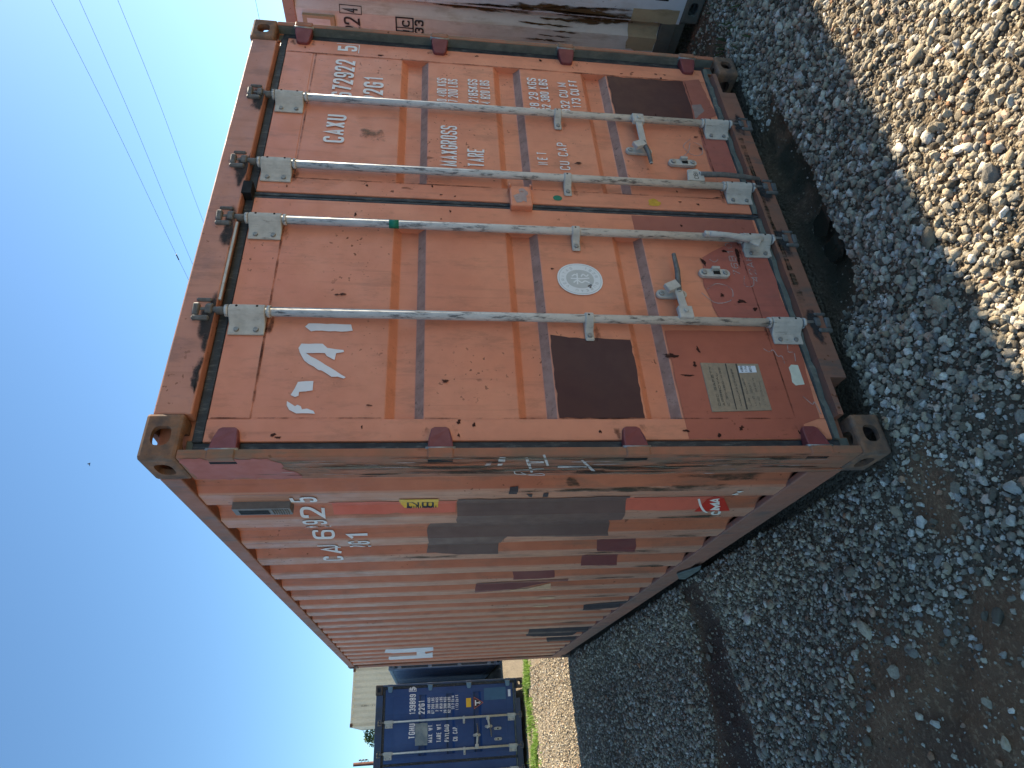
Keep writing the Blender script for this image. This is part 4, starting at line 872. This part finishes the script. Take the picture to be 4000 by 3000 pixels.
PB = dict(cast=M['bl_cast'], post=M['bl_post'], header=M['bl_post'], sill=M['bl_post'], rail=M['bl_post'], side=M['bl_door'], door=M['bl_door'], dust=M['bl_door'], rubber=M['rubber'], rod=M['bl_rod'], bracket=M['bl_rod'], cam=M['cam'], hinge=M['bl_hinge'])
BC, BDL, BDR, BLW, BSD = container('shipping_container', 'navy blue shipping container with white lettering on its closed doors', 'container', (-2.291, 10.2, 0.0), 0.004, PB)
for a in (('TGHU', 1.587, 1.816, 1.903, .107), ('139889', 1.954, 2.268, 1.899, .106), ('5', 2.326, 2.386, 1.905, .098), ('22G1', 1.95, 2.163, 1.742, .106), ('30.480 KGS', 1.951, 2.199, 1.646, .048), ('67.200 LBS', 1.947, 2.195, 1.576, .05),
          ('2.200 KGS', 1.978, 2.196, 1.506, .049), ('4.850 LBS', 1.974, 2.197, 1.434, .05), ('28.280 KGS', 1.945, 2.193, 1.365, .05), ('62.350 LBS', 1.946, 2.19, 1.295, .05), ('33.2 CU.M.', 1.997, 2.222, 1.229, .048), ('1.173 CU.FT.', 1.978, 2.233, 1.156, .05),
          ('MAX. WT.', 1.515, 1.799, 1.605, .076), ('TARE WT.', 1.511, 1.805, 1.458, .08), ('PAYLOAD', 1.512, 1.767, 1.323, .078), ('CU. CAP.', 1.513, 1.739, 1.18, .08)): dtext(BDR, *a, off=.003, t=a[4] * .21)
mb = ([], []); stroke([(2.312, 1.893), (2.358, 1.893), (2.358, 2.014), (2.312, 2.014)], True, .008, mb); put2d('lettering', mb, fy(.003), M['white_paint'], BDR)
put2d('paint_patch', poly2d([(2.106, .70), (2.30, .70), (2.30, .312), (2.106, .312)]), fy(.0016), M['bl_patch'], BDR)
put2d('warning_sticker', poly2d([(2.013, .935), (2.155, .935), (2.155, 1.02), (2.013, 1.02)]), fy(.002), M['yellow'], BDR)
put2d('warning_sticker', poly2d([(1.975, .885), (2.172, .885), (2.072, .715)]), fy(.002), M['rose_patch'], BDR); put2d('warning_symbol', poly2d([(1.992, .876), (2.155, .876), (2.072, .735)]), fy(.003), M['black_letter'], BDR)
mb = ([], []); stroke([(2.03, .855), (2.115, .855)], False, .02, mb); stroke([(2.072, .85), (2.072, .80)], False, .014, mb); stroke(ellipse(2.072, .787, .012, .012, 10), True, .01, mb); put2d('warning_symbol', mb, fy(.004), M['white_paint'], BDR)
put2d('paper_label', poly2d([(2.144, .226), (2.255, .226), (2.255, .272), (2.144, .272)]), fy(.002), M['tag'], BDR)
m = MB(); P = ragged([(1.481, 1.69), (1.815, 1.69), (1.815, 1.90), (1.481, 1.90)], .004, .04, 2); put2d('plastic_pouch', poly2d(P), fy(.0046), M['plastic'], BDR)
handle(BDR, (RODS[2], .855), (1.58, .85), (1.75, .845), (1.66, .42, .55), PB); handle(BDR, (RODS[3], .65), (1.70, .64), (1.54, .60), (1.50, .42, .55), PB)

PS = dict(PB); PS.update(cast=M['sl'], post=M['sl'], header=M['sl'], sill=M['sl'], rail=M['sl'], side=M['sl'], door=M['sl'], dust=M['sl'], hinge=M['sl'])
container('shipping_container', 'slate blue shipping container half hidden behind the orange one, right of the navy doors', 'container', (.72, 13.7, 0.0), 0, PS)
PN = dict(PS); PN.update(cast=M['br'], post=M['br'], header=M['br'], sill=M['br'], rail=M['br'], side=M['br'], door=M['br'], dust=M['br'], hinge=M['br'])
container('shipping_container', 'dark brown shipping container behind the navy and slate blue ones', 'container', (-1.85, 17.4, 0.0), 0, PN)
PE = dict(PS); PE.update(cast=M['casting'], post=M['be'], header=M['be'], sill=M['be'], rail=M['be'], side=M['be'], door=M['be'], dust=M['be'], hinge=M['be'])
EC = container('shipping_container', 'cream shipping container stacked on top of another, its ribbed end showing above the navy one', 'container', (.10 + W, 30.3 + L, H), math.pi, PE, gear=False)[0]
for i, (s, z0, z1) in enumerate((('EMPTY', 1.75, 1.98), ('CO', 2.02, 2.1), ('CARE', 1.2, 1.6))):   # a column of small dark print down the ribbed end
    for k, c in enumerate(s):
        g = ([], []); glyph(c, 0, 0, .05, .04, .008, g); z = z1 - (z1 - z0) * k / len(s); put2d('lettering', ([(1.62 - a, z + b, l) for a, b, l in g[0]], g[1]), lambda a, b: (a, L - .0085, b), M['black_letter'], EC, (0, 1, 0))
container('shipping_container', 'grey green shipping container carrying the cream one on its roof', 'container', (.10 + W, 30.3 + L, 0), math.pi, PG, gear=False)

# ================================================================ ground
def vnoise(x, y, s, seed):
    """smooth value noise on arrays"""
    r = np.random.default_rng(seed); T = r.random((256, 256)); X = x * s + 1000.0; Y = y * s + 1000.0
    xi = np.floor(X).astype(int); yi = np.floor(Y).astype(int); fx = X - xi; fy_ = Y - yi; fx = fx * fx * (3 - 2 * fx); fy_ = fy_ * fy_ * (3 - 2 * fy_)
    a = T[xi % 256, yi % 256]; b = T[(xi + 1) % 256, yi % 256]; c = T[xi % 256, (yi + 1) % 256]; d = T[(xi + 1) % 256, (yi + 1) % 256]
    return (a * (1 - fx) + b * fx) * (1 - fy_) + (c * (1 - fx) + d * fx) * fy_
def sstep(v, a, b): t = np.clip((v - a) / (b - a), 0, 1); return t * t * (3 - 2 * t)
def bandd(x, y): return (y - (1.92 + .07 * (x + .5) ** 2 + .03 * np.sin(x * 9))) / (.13 + .10 * np.clip(-x, 0, 1.3))
def mud(x, y):
    """1 where bare wet earth shows instead of stones"""
    n = vnoise(x, y, 5, 3) * .5 + vnoise(x, y, 13, 4) * .35 + vnoise(x, y, 31, 5) * .25
    band = np.exp(-bandd(x, y) ** 4) * sstep(-x, -.02, .12) * 1.5
    fg = np.exp(-(((x + 1.0) / .42) ** 2 + ((y - .28 + .3 * (x + 1)) / .62) ** 2)) * 1.35
    fg2 = np.exp(-(((x + .62) / .16) ** 2 + ((y + .12) / .22) ** 2)) * .95
    cst = np.exp(-(((x + .25) / .20) ** 2 + ((y + .10) / .10) ** 2)) * .62
    lft = np.exp(-(((x + 1.35) / .3) ** 2 + ((y - 2.9) / 1.3) ** 2)) * .55
    gap = sstep(x, 2.35, 2.6) * sstep(y, -.1, .1) * (1 - sstep(x, 3.1, 3.4)) * .55
    hol = hollow(x, y) * 1.1
    return np.clip((np.maximum.reduce([band, fg, fg2, cst, lft, gap, hol]) + (n - .55) * .75 - .18) * 2.0, 0, 1)
def hollow(x, y): return np.exp(-((np.clip(np.abs(x - 1.25) - .45, 0, 9)) / .18) ** 2 - (np.clip(np.abs(y + .03) - .05, 0, 9) / .07) ** 2)
def gz(x, y):
    h = (vnoise(x, y, 1.7, 1) - .5) * .030 + (vnoise(x, y, 6, 2) - .5) * .014 - .004
    near = np.exp(-((x + .10) / .16) ** 2) * sstep(y, .45, 1.2) * (1 - sstep(y, 5.2, 6.0)) * .065      # gravel banked up along the long side
    h = h + near - hollow(x, y) * .055 - np.exp(-bandd(x, y) ** 2) * sstep(-x, 0, .15) * .035
    rut = np.exp(-(((x + .55) * .6 + (y + .02) * .8) / .05) ** 2) * np.exp(-(((x + .7) * .8 - (y - .1) * .6) / .28) ** 2) * .03
    h = h + mud(x, y) * ((vnoise(x, y, 17, 21) - .5) * .016 + (vnoise(x + y * .5, y * .35, 9, 22) - .5) * .022 - .006)
    under = ((x > 0) & (x < 2.44) & (y > .1) & (y < 6.0)); h = np.where(under, np.minimum(h, -.01), h) - rut
    far = sstep(np.maximum(np.abs(x), np.abs(y - 3)), 8, 14); h = h * (1 - far) - .006 * far
    for px, py in ((.08, .09), (2.36, .09), (3.15, .09)): h = h * (1 - np.exp(-(((x - px) / .10) ** 2 + ((y - py) / .11) ** 2))) - .002 * np.exp(-(((x - px) / .10) ** 2 + ((y - py) / .11) ** 2))
    return h
def axis(lo, hi, d, far):
    a = list(np.arange(lo, hi, d)); k = d; p = a[-1]
    while p < far: k *= 1.28; p += k; a.append(p)
    k = d; p = lo; b = []
    while p > -far: k *= 1.28; p -= k; b.append(p)
    return np.array(b[::-1] + a)
gx = axis(-2.4, 3.4, .026, 600); gy = axis(-2.4, 6.6, .028, 600)
X, Y = np.meshgrid(gx, gy, indexing='ij'); Z = gz(X, Y); nx, ny = X.shape
co = np.stack([X, Y, Z], -1).reshape(-1, 3)
idx = np.arange(nx * ny).reshape(nx, ny); quads = np.stack([idx[:-1, :-1], idx[1:, :-1], idx[1:, 1:], idx[:-1, 1:]], -1).reshape(-1, 4)
me = bpy.data.meshes.new('ground'); me.vertices.add(len(co)); me.vertices.foreach_set('co', co.ravel())
me.loops.add(quads.size); me.loops.foreach_set('vertex_index', quads.ravel()); me.polygons.add(len(quads)); me.polygons.foreach_set('loop_start', np.arange(0, quads.size, 4)); me.polygons.foreach_set('loop_total', np.full(len(quads), 4))
me.update(); me.validate(); me.polygons.foreach_set('use_smooth', np.ones(len(quads), bool))
at = me.attributes.new('mud', 'FLOAT', 'POINT'); at.data.foreach_set('value', mud(X, Y).ravel().astype(np.float32))
at = me.attributes.new('moss', 'FLOAT', 'POINT'); at.data.foreach_set('value', (hollow(X, Y) * .9 + sstep(X, 2.42, 2.7) * sstep(Y, -.05, .25) * (1 - sstep(X, 3.2, 3.5)) * .8).ravel().astype(np.float32))
at = me.attributes.new('wet', 'FLOAT', 'POINT'); at.data.foreach_set('value', np.clip(np.exp(-(bandd(X, Y) * .9) ** 4) + (vnoise(X, Y, 3.1, 31) > .68) * .5, 0, 1).ravel().astype(np.float32))
at = me.attributes.new('near', 'FLOAT', 'POINT'); at.data.foreach_set('value', ((1 - sstep(np.abs(X - .6), 2.2, 3.2)) * sstep(Y, -2.2, -1.2) * (1 - sstep(Y, 4.5, 8.0))).ravel().astype(np.float32))
n = NT('gravel_ground')
am = n.node('ShaderNodeAttribute', attribute_name='mud').outputs['Fac']; ao = n.node('ShaderNodeAttribute', attribute_name='moss').outputs['Fac']
vor = n.node('ShaderNodeTexVoronoi'); n.set(vor.inputs['Vector'], n.obj); vor.inputs['Scale'].default_value = 75; vor.inputs['Randomness'].default_value = 1.0
vor2 = n.node('ShaderNodeTexVoronoi'); n.set(vor2.inputs['Vector'], n.obj); vor2.inputs['Scale'].default_value = 190
vc = n.sep(vor.outputs['Color'])
stone = n.mix(vc[0], lin(146, 134, 114), lin(198, 184, 156)); stone = n.mix(n.math('MULTIPLY', vc[1], .35), stone, lin(166, 148, 122))
stone = n.mix(n.rng(vor.outputs['Distance'], .25, .6), stone, lin(108, 96, 80))
earth = n.mix(n.noise(9, 6, .65), lin(158, 118, 84), lin(116, 88, 64)); earth = n.mix(n.rng(n.noise(60, 4, .6), .5, .7), earth, lin(176, 142, 106))
aw = n.node('ShaderNodeAttribute', attribute_name='wet').outputs['Fac']
earth = n.mix(n.math('MULTIPLY', aw, .85), earth, n.mix(n.noise(22, 6, .7), lin(60, 44, 36), lin(86, 66, 52)))
earth = n.mix(n.math('MULTIPLY', ao, n.rng(n.noise(7, 4), .3, .6)), earth, lin(66, 62, 44))
nr = n.node('ShaderNodeAttribute', attribute_name='near').outputs['Fac']
stone = n.mix(nr, stone, n.mix(vc[0], lin(84, 72, 56), lin(112, 98, 78)))
n.col(n.mix(am, stone, earth)); n.rough(n.rng(am, 0, 1, .9, .78)); n.spec(.25)
hb = n.math('ADD', n.math('MULTIPLY', n.math('SUBTRACT', 1.0, vor.outputs['Distance']), n.rng(am, 0, 1, 1.0, .35)), n.math('MULTIPLY', n.noise(40, 6, .7), .6))
n.normal(n.bump(n.math('SUBTRACT', 1.0, vor2.outputs['Distance']), .3, .004, n.bump(hb, .8, .012, n.bump(n.math('MULTIPLY', n.noise(13, 8, .7), am), .9, .05))))
me.materials.append(n.m)
ground = tag(link('ground', me), 'gravel yard with patches of wet brown earth', None, None, 'structure')

# stone material: colour by a per-stone number
def stone_mat(name, inst):
    n = NT(name)
    if inst: t = n.node('ShaderNodeAttribute', attribute_name='tint', attribute_type='INSTANCER').outputs['Fac']
    else: t = n.node('ShaderNodeObjectInfo').outputs['Random']
    r = n.node('ShaderNodeValToRGB'); n.set(r.inputs[0], t); e = r.color_ramp.elements
    cols = [(0, lin(78, 71, 60)), (.2, lin(138, 126, 106)), (.4, lin(188, 174, 148)), (.55, lin(158, 138, 108)), (.7, lin(216, 203, 176)), (.82, lin(112, 108, 100)), (.94, lin(238, 228, 208)), (1, lin(176, 126, 88))]
    e[0].position, e[0].color = cols[0]; e[1].position, e[1].color = cols[-1]
    for p, c in cols[1:-1]: q = e.new(p); q.color = c
    o = n.noise(2.2, 5, .65)
    n.col(n.mix(n.rng(o, .35, .7, 0, .45), r.outputs[0], lin(122, 108, 88))); n.rough(.85); n.spec(.25)
    n.normal(n.bump(n.noise(6, 5, .6), .35, .06))
    return n.m
MS = stone_mat('loose_gravel', True); MS2 = stone_mat('loose_stone', False)

def gravel_nodes(mat, nvar=8):
    g = bpy.data.node_groups.new('scatter_gravel', 'GeometryNodeTree')
    g.interface.new_socket('Geometry', in_out='INPUT', socket_type='NodeSocketGeometry'); g.interface.new_socket('Geometry', in_out='OUTPUT', socket_type='NodeSocketGeometry')
    N = g.nodes.new; LK = g.links.new
    gi = N('NodeGroupInput'); go = N('NodeGroupOutput'); join = N('GeometryNodeJoinGeometry')
    pos = N('GeometryNodeInputPosition'); nor = N('GeometryNodeInputNormal')
    for v in range(nvar):
        ico = N('GeometryNodeMeshIcoSphere'); ico.inputs['Radius'].default_value = .5; ico.inputs['Subdivisions'].default_value = 2
        add = N('ShaderNodeVectorMath'); add.operation = 'ADD'; LK(pos.outputs[0], add.inputs[0]); add.inputs[1].default_value = (v * 3.7, v * 1.9, v * 5.1)
        nz = N('ShaderNodeTexNoise'); LK(add.outputs[0], nz.inputs['Vector']); nz.inputs['Scale'].default_value = 1.7 + .25 * (v % 3); nz.inputs['Detail'].default_value = 1.5
        sub = N('ShaderNodeMath'); sub.operation = 'SUBTRACT'; LK(nz.outputs[0], sub.inputs[0]); sub.inputs[1].default_value = .5
        mul = N('ShaderNodeMath'); mul.operation = 'MULTIPLY'; LK(sub.outputs[0], mul.inputs[0]); mul.inputs[1].default_value = 1.25
        sc = N('ShaderNodeVectorMath'); sc.operation = 'SCALE'; LK(nor.outputs[0], sc.inputs[0]); LK(mul.outputs[0], sc.inputs['Scale'])
        sp = N('GeometryNodeSetPosition'); LK(ico.outputs[0], sp.inputs['Geometry']); LK(sc.outputs[0], sp.inputs['Offset'])
        sm = N('GeometryNodeSetShadeSmooth'); LK(sp.outputs[0], sm.inputs[0]); sm.inputs['Shade Smooth'].default_value = (v % 2 == 0)
        ms = N('GeometryNodeSetMaterial'); LK(sm.outputs[0], ms.inputs[0]); ms.inputs['Material'].default_value = mat
        gt = N('GeometryNodeGeometryToInstance'); LK(ms.outputs[0], gt.inputs[0]); LK(gt.outputs[0], join.inputs[0])
    iop = N('GeometryNodeInstanceOnPoints'); LK(gi.outputs[0], iop.inputs['Points']); LK(join.outputs[0], iop.inputs['Instance']); iop.inputs['Pick Instance'].default_value = True
    for nm, ty, so in (('var', 'INT', 'Instance Index'), ('rot', 'FLOAT_VECTOR', 'Rotation'), ('scl', 'FLOAT_VECTOR', 'Scale')):
        a = N('GeometryNodeInputNamedAttribute'); a.data_type = ty; a.inputs['Name'].default_value = nm; LK(a.outputs[0], iop.inputs[so])
    LK(iop.outputs[0], go.inputs[0])
    return g
NVAR = 8
def scatter(name, label, regions, smin, smax, pw, keep_mud, seed):
    r = np.random.default_rng(seed); P = []
    for x0, x1, y0, y1, dens in regions:
        k = int((x1 - x0) * (y1 - y0) * dens); P.append(np.stack([r.uniform(x0, x1, k), r.uniform(y0, y1, k)], 1))
    P = np.concatenate(P); x, y = P[:, 0], P[:, 1]
    mm = mud(x, y); ok = r.random(len(P)) > mm * (1 - keep_mud)
    ok &= ~((x > .0) & (x < 2.44) & (y > .03) & (y < 6.1)); ok &= ~((x > 3.06) & (y > .03) & (y < 6.1)); ok &= ~((x < .16) & (y > -.02) & (y < 6.06)) | (x < -.012)
    ok &= hollow(x, y) + r.random(len(P)) * .5 < (.75 if smax > .012 else 1.25)
    P = P[ok]; x, y = P[:, 0], P[:, 1]; k = len(P)
    s = smin + (smax - smin) * r.random(k) ** pw
    sc_ = np.stack([s * r.uniform(.8, 1.25, k), s * r.uniform(.65, 1.0, k), s * r.uniform(.45, .8, k)], 1)
    z = gz(x, y) + sc_[:, 2] * r.uniform(.05, .36, k)
    rot = np.stack([r.normal(0, .35, k), r.normal(0, .35, k), r.uniform(0, 6.283, k)], 1)
    me = bpy.data.meshes.new(name); me.vertices.add(k); me.vertices.foreach_set('co', np.stack([x, y, z], 1).ravel())
    for nm, ty, arr in (('rot', 'FLOAT_VECTOR', rot), ('scl', 'FLOAT_VECTOR', sc_)):
        a = me.attributes.new(nm, ty, 'POINT'); a.data.foreach_set('vector', arr.ravel().astype(np.float32))
    a = me.attributes.new('var', 'INT', 'POINT'); a.data.foreach_set('value', r.integers(0, NVAR, k).astype(np.int32))
    a = me.attributes.new('tint', 'FLOAT', 'POINT'); a.data.foreach_set('value', r.random(k).astype(np.float32))
    o = tag(link(name, me), label, 'gravel', None, 'stuff'); md = o.modifiers.new('scatter', 'NODES'); md.node_group = GN
    return o
GN = gravel_nodes(MS, NVAR)
FRONT = [(0, 2.6, -1.5, .05, 3300), (-.9, 0, -.9, -.25, 1500)]
scatter('gravel', 'coarse beige gravel in front of the container doors', FRONT, .012, .036, 1.7, .12, 1)
scatter('crushed_stone', 'small grey crushed stone beside the long orange wall', [(-1.9, 0, -.3, 1.6, 3400), (-1.7, 0, 1.6, 4.0, 3000), (-1.9, .2, 4.0, 9.6, 1700), (2.4, 3.4, -1.2, 1.6, 2400), (-3.2, -1.8, -2.5, 9, 300), (-1.9, 4.5, -3.5, -1.4, 500)], .009, .030, 2.2, .07, 3)
scatter('stone_chippings', 'fine stone chippings between the larger gravel', [(-1.7, 0, -.9, 3.2, 4600), (0, 2.6, -1.4, .05, 5200), (2.4, 3.2, -.6, 1.2, 2400)], .005, .011, 1.2, .14, 2)

# the larger stones, one object each
base = []
for v in range(8):
    bm = bmesh.new(); bmesh.ops.create_icosphere(bm, subdivisions=2, radius=.5); r = random.Random(v + 50); ph = [r.uniform(0, 9) for _ in range(6)]
    for q in bm.verts:
        d = q.co.normalized(); k = 1 + .22 * math.sin(3.1 * d.x + ph[0]) * math.sin(2.7 * d.y + ph[1]) + .16 * math.sin(4.3 * d.z + 2.2 * d.x + ph[2]) + .1 * math.sin(6 * d.y - 3 * d.z + ph[3]); q.co = d * .5 * k
    sm = bpy.data.meshes.new('stone'); bm.to_mesh(sm); bm.free(); sm.materials.append(MS2)
    if v % 2: sm.polygons.foreach_set('use_smooth', np.ones(len(sm.polygons), bool))
    base.append(sm)
k = 0; r = random.Random(99); tries = 0
while k < 290 and tries < 9000:
    tries += 1
    z_ = r.random()
    if z_ < .5: x, y = r.uniform(.0, 2.4), r.uniform(-1.3, -.25)
    elif z_ < .85: x, y = r.uniform(-1.1, -.05), r.uniform(-.5, 1.7)
    else: x, y = r.uniform(-1.2, -.1), r.uniform(1.7, 4)
    xa, ya = np.array([x]), np.array([y])
    if hollow(xa, ya)[0] > .3 or mud(xa, ya)[0] > .8 and r.random() < .7: continue
    s = r.uniform(.03, .043) if r.random() < .85 else r.uniform(.043, .06)
    o = link('stone', base[r.randrange(8)], ground); o.scale = (s * r.uniform(.9, 1.3), s * r.uniform(.7, 1), s * r.uniform(.5, .75))
    o.rotation_euler = (r.gauss(0, .2), r.gauss(0, .2), r.uniform(0, 6.28)); o.location = (x, y, float(gz(xa, ya)[0]) + o.scale.z * .22); k += 1

# two small pools of muddy water in the hollow under the doors
n = NT('muddy_water'); n.col(n.mix(n.noise(8, 3), lin(40, 40, 32), lin(54, 50, 40))); n.rough(.06); n.spec(.5); n.normal(n.bump(n.noise(14, 2), .03, .01)); MW = n.m
for i, c in enumerate(((1.085, -.075), (.925, -.085))):
    P = blob(c, .066, .062, i + 5, 26, .25); zz = -.043
    m = MB(); m.add([(a, b, zz) for a, b in P], [list(t) for t in tessellate_polygon([[Vector((a, b, 0)) for a, b in P]])])
    tag(m.build('puddle', MW), ('small dark puddle in the mud hollow below the gap between the orange doors', 'small dark puddle in the mud below the left orange door')[i], None, None, 'structure')

# ---------------------------------------------------------------- grass
def blades(name, label, spots, h0, h1, col_a, col_b, seed):
    r = np.random.default_rng(seed); v = []; f = []
    for x0, x1, y0, y1, k in spots:
        xs = r.normal((x0 + x1) / 2, (x1 - x0) / 3.2, k); ys = np.minimum(r.normal((y0 + y1) / 2, (y1 - y0) / 3.2, k), y1 + .05); nn = vnoise(xs, ys, 6, 9)
        for x, y, q in zip(xs, ys, nn):
            if q < .42: continue
            h = r.uniform(h0, h1) * (.4 + q); a = r.uniform(0, 6.28); lx, ly = r.normal(0, .35 * h, 2); w = .004 + .004 * r.random(); z = float(gz(np.array([x]), np.array([y]))[0]) - .005
            dx, dy = math.cos(a) * w, math.sin(a) * w; k0 = len(v)
            v += [(x - dx, y - dy, z), (x + dx, y + dy, z), (x + lx * .45 + dx * .7, y + ly * .45 + dy * .7, z + h * .62), (x + lx * .45 - dx * .7, y + ly * .45 - dy * .7, z + h * .62), (x + lx, y + ly, z + h)]
            f += [(k0, k0 + 1, k0 + 2, k0 + 3), (k0 + 3, k0 + 2, k0 + 4)]
    me = bpy.data.meshes.new(name); me.from_pydata(v, [], f)
    n = NT(name + '_blades'); n.col(n.mix(n.noise(6, 4), col_a, col_b)); n.rough(.6); n.b.inputs['Subsurface Weight'].default_value = 0.0
    tr = n.node('ShaderNodeBsdfTranslucent'); tr.inputs[0].default_value = col_b; mx = n.node('ShaderNodeMixShader'); mx.inputs[0].default_value = .35
    n.t.links.new(n.b.outputs[0], mx.inputs[1]); n.t.links.new(tr.outputs[0], mx.inputs[2]); n.t.links.new(mx.outputs[0], n.o.inputs[0]); me.materials.append(n.m)
    return tag(link(name, me), label, 'grass', None, 'stuff')
blades('grass', 'bright green grass growing along the foot of the navy container', [(-.75, .6, 9.45, 9.75, 2200), (-1.6, -.8, 8.75, 9.5, 3600), (-2.6, -1.5, 8.9, 9.8, 1500), (-.4, .5, 9.15, 9.5, 500)], .04, .10, lin(96, 128, 48), lin(128, 158, 70), 1)
blades('weeds', 'dark weeds in the gap between the orange and white containers', [(2.5, 3.05, .05, 1.2, 700), (3.0, 3.5, -.3, .0, 200)], .03, .08, lin(58, 70, 40), lin(84, 92, 58), 2)

# ---------------------------------------------------------------- far pole, wires, tree, bird
PX, PY = -1.57, 45.0
t = thing('utility_pole', 'dark wooden utility pole with insulators far behind the navy container', 'pole', (PX, PY, 0))
m = MB(); m.cyl((0, 0, -.3), (0, 0, 6.4), .15, .105, 14); m.build('pole', M['timber'], t)
for z in (5.55, 5.75, 5.95):
    m = MB(); m.tube([(.1, 0, z - .08), (.22, 0, z - .06), (.22, 0, z + .02)], .018, 6); m.cyl((.22, 0, z), (.22, 0, z + .12), .055, .035, 10); m.build('insulator', M['insulator'], t)
def on_ray(px, py, y):
    u = 3000 - py; v = px; d = _r * ((u - 1500) / 2386.1) - _u * ((v - 2000) / 2386.1) + _f
    return CAM_POS + d * ((y - CAM_POS.y) / d.y)
# the cables climb from the pole over the yard and away to the right
for i, (za, p0, p1, lab) in enumerate(((6.07, (200, 0), (745, 1110), 'uppermost dark cable with a splice sleeve crossing the blue sky'), (5.87, (310, 0), (760, 1050), 'middle dark cable crossing the blue sky'), (5.67, (460, 0), (800, 880), 'lowest of three dark cables crossing the open sky'))):
    A = on_ray(p1[0] + 1.13 * (p1[0] - p0[0]), p1[1] + 1.13 * (p1[1] - p0[1]), 48.0); a = on_ray(*p1, 24.0); 
    b = on_ray(*p0, 12.5); e = b + (b - a).normalized() * 26 + Vector((0, 0, 1.0))
    C = [A, a, b, e]; pts = []
    for s in range(3):
        p_, q_, r_, s_ = C[max(s - 1, 0)], C[s], C[s + 1], C[min(s + 2, 3)]
        for k in range(12):
            u = k / 12; pts.append(.5 * ((2 * q_) + (r_ - p_) * u + (2 * p_ - 5 * q_ + 4 * r_ - s_) * u * u + (3 * q_ - p_ - 3 * r_ + s_) * u ** 3))
    pts.append(C[-1]); w = thing('power_cable', lab, 'cable', tuple(A)); m = MB(); m.tube([p - A for p in pts], .007, 6, [.003 + .004 * min(1, q / 12) for q in range(len(pts))]); m.build('cable', M['wire'], w)
    if i == 0:
        q = on_ray(713, 1042, 24.0 - (24.0 - 12.5) * .061); k = min(range(len(pts)), key=lambda j: (pts[j] - q).length); d = (pts[k + 1] - pts[k - 1]).normalized(); m = MB(); m.cyl(pts[k] - d * .16 - A, pts[k] + d * .16 - A, .028, n=8); m.build('splice_sleeve', M['wire'], w)
a = on_ray(990, -40, 14.0); b = on_ray(1030, 160, 16.0); w = thing('power_cable', 'short stretch of cable beside the far top corner of the orange container', 'cable', tuple(a)); m = MB(); d = (b - a); m.tube([-d * 1.5, d * 0, d, d * 2.2], .008, 6); m.build('cable', M['wire'], w)
# small tree showing over the navy container
n = NT('tree_leaf'); n.col(n.mix(n.noise(3, 3), lin(72, 92, 48), lin(110, 128, 70))); n.rough(.6); ML = n.m
t = thing('tree', 'small leafy tree peeping over the roof of the navy container', 'tree', (-.15, 36.0, 0))
m = MB(); m.tube([(0, 0, -.2), (.05, 0, 1.8), (-.05, .1, 3.4), (.1, 0, 4.5)], .1, 8, [.13, .1, .07, .02])
for k in range(9): a = k * 2.4; m.tube([(0, 0, 1.6 + .3 * k), (.35 * math.cos(a), .35 * math.sin(a), 2.1 + .3 * k), (.7 * math.cos(a), .7 * math.sin(a), 2.4 + .27 * k)], .03, 5, [.035, .02, .008])
m.build('trunk', M['timber'], t)
r = random.Random(5); v = []; f = []
for k in range(2600):
    a = r.uniform(0, 6.28); zz = r.uniform(1.8, 5.0); rad = .85 * math.sin(min(1, (zz - 1.5) / 1.8) * 1.57) * (1.15 - max(0, zz - 3.4) * .55) * r.random() ** .5
    c = Vector((rad * math.cos(a) + .12 * math.sin(zz * 5), rad * math.sin(a), zz)); d = Vector((r.gauss(0, 1), r.gauss(0, 1), r.gauss(-.4, .7))).normalized(); s = d.orthogonal().normalized() * .035; L_ = .15 * r.uniform(.6, 1.2); k0 = len(v)
    v += [c, c + d * L_ * .5 + s, c + d * L_, c + d * L_ * .5 - s]; f.append((k0, k0 + 1, k0 + 2, k0 + 3))
me = bpy.data.meshes.new('crown'); me.from_pydata([tuple(q) for q in v], [], f); me.materials.append(ML); link('crown', me, t)
# bird
B = on_ray(351, 1812, 14.0); t = thing('bird', 'tiny dark bird gliding high in the clear sky', 'bird', tuple(B)); t.scale = (.55, .55, .55); MBd = flatmat('bird_feathers', lin(48, 36, 40), .8, .2, 20)
m = MB(); m.tube([(-.07, 0, -.01), (-.03, 0, 0), (.02, 0, .006), (.055, 0, .012), (.075, 0, .012)], .02, 10, [.006, .017, .019, .012, .003]); m.build('body', MBd, t)
m = MB(); m.add([(.03, 0, .012), (-.03, 0, .010), (-.055, .07, .045), (-.01, .085, .055), (-.05, .15, .03)], [(0, 1, 2, 3), (3, 2, 4)]); m.build('wing', MBd, t)
m = MB(); m.add([(.03, 0, .012), (-.03, 0, .010), (-.055, -.07, .045), (-.01, -.085, .055), (-.05, -.15, .03)], [(0, 3, 2, 1), (3, 4, 2)]); m.build('wing', MBd, t)
m = MB(); m.add([(-.06, 0, -.008), (-.12, .02, -.02), (-.115, -.02, -.02)], [(0, 1, 2)]); m.build('tail', MBd, t)
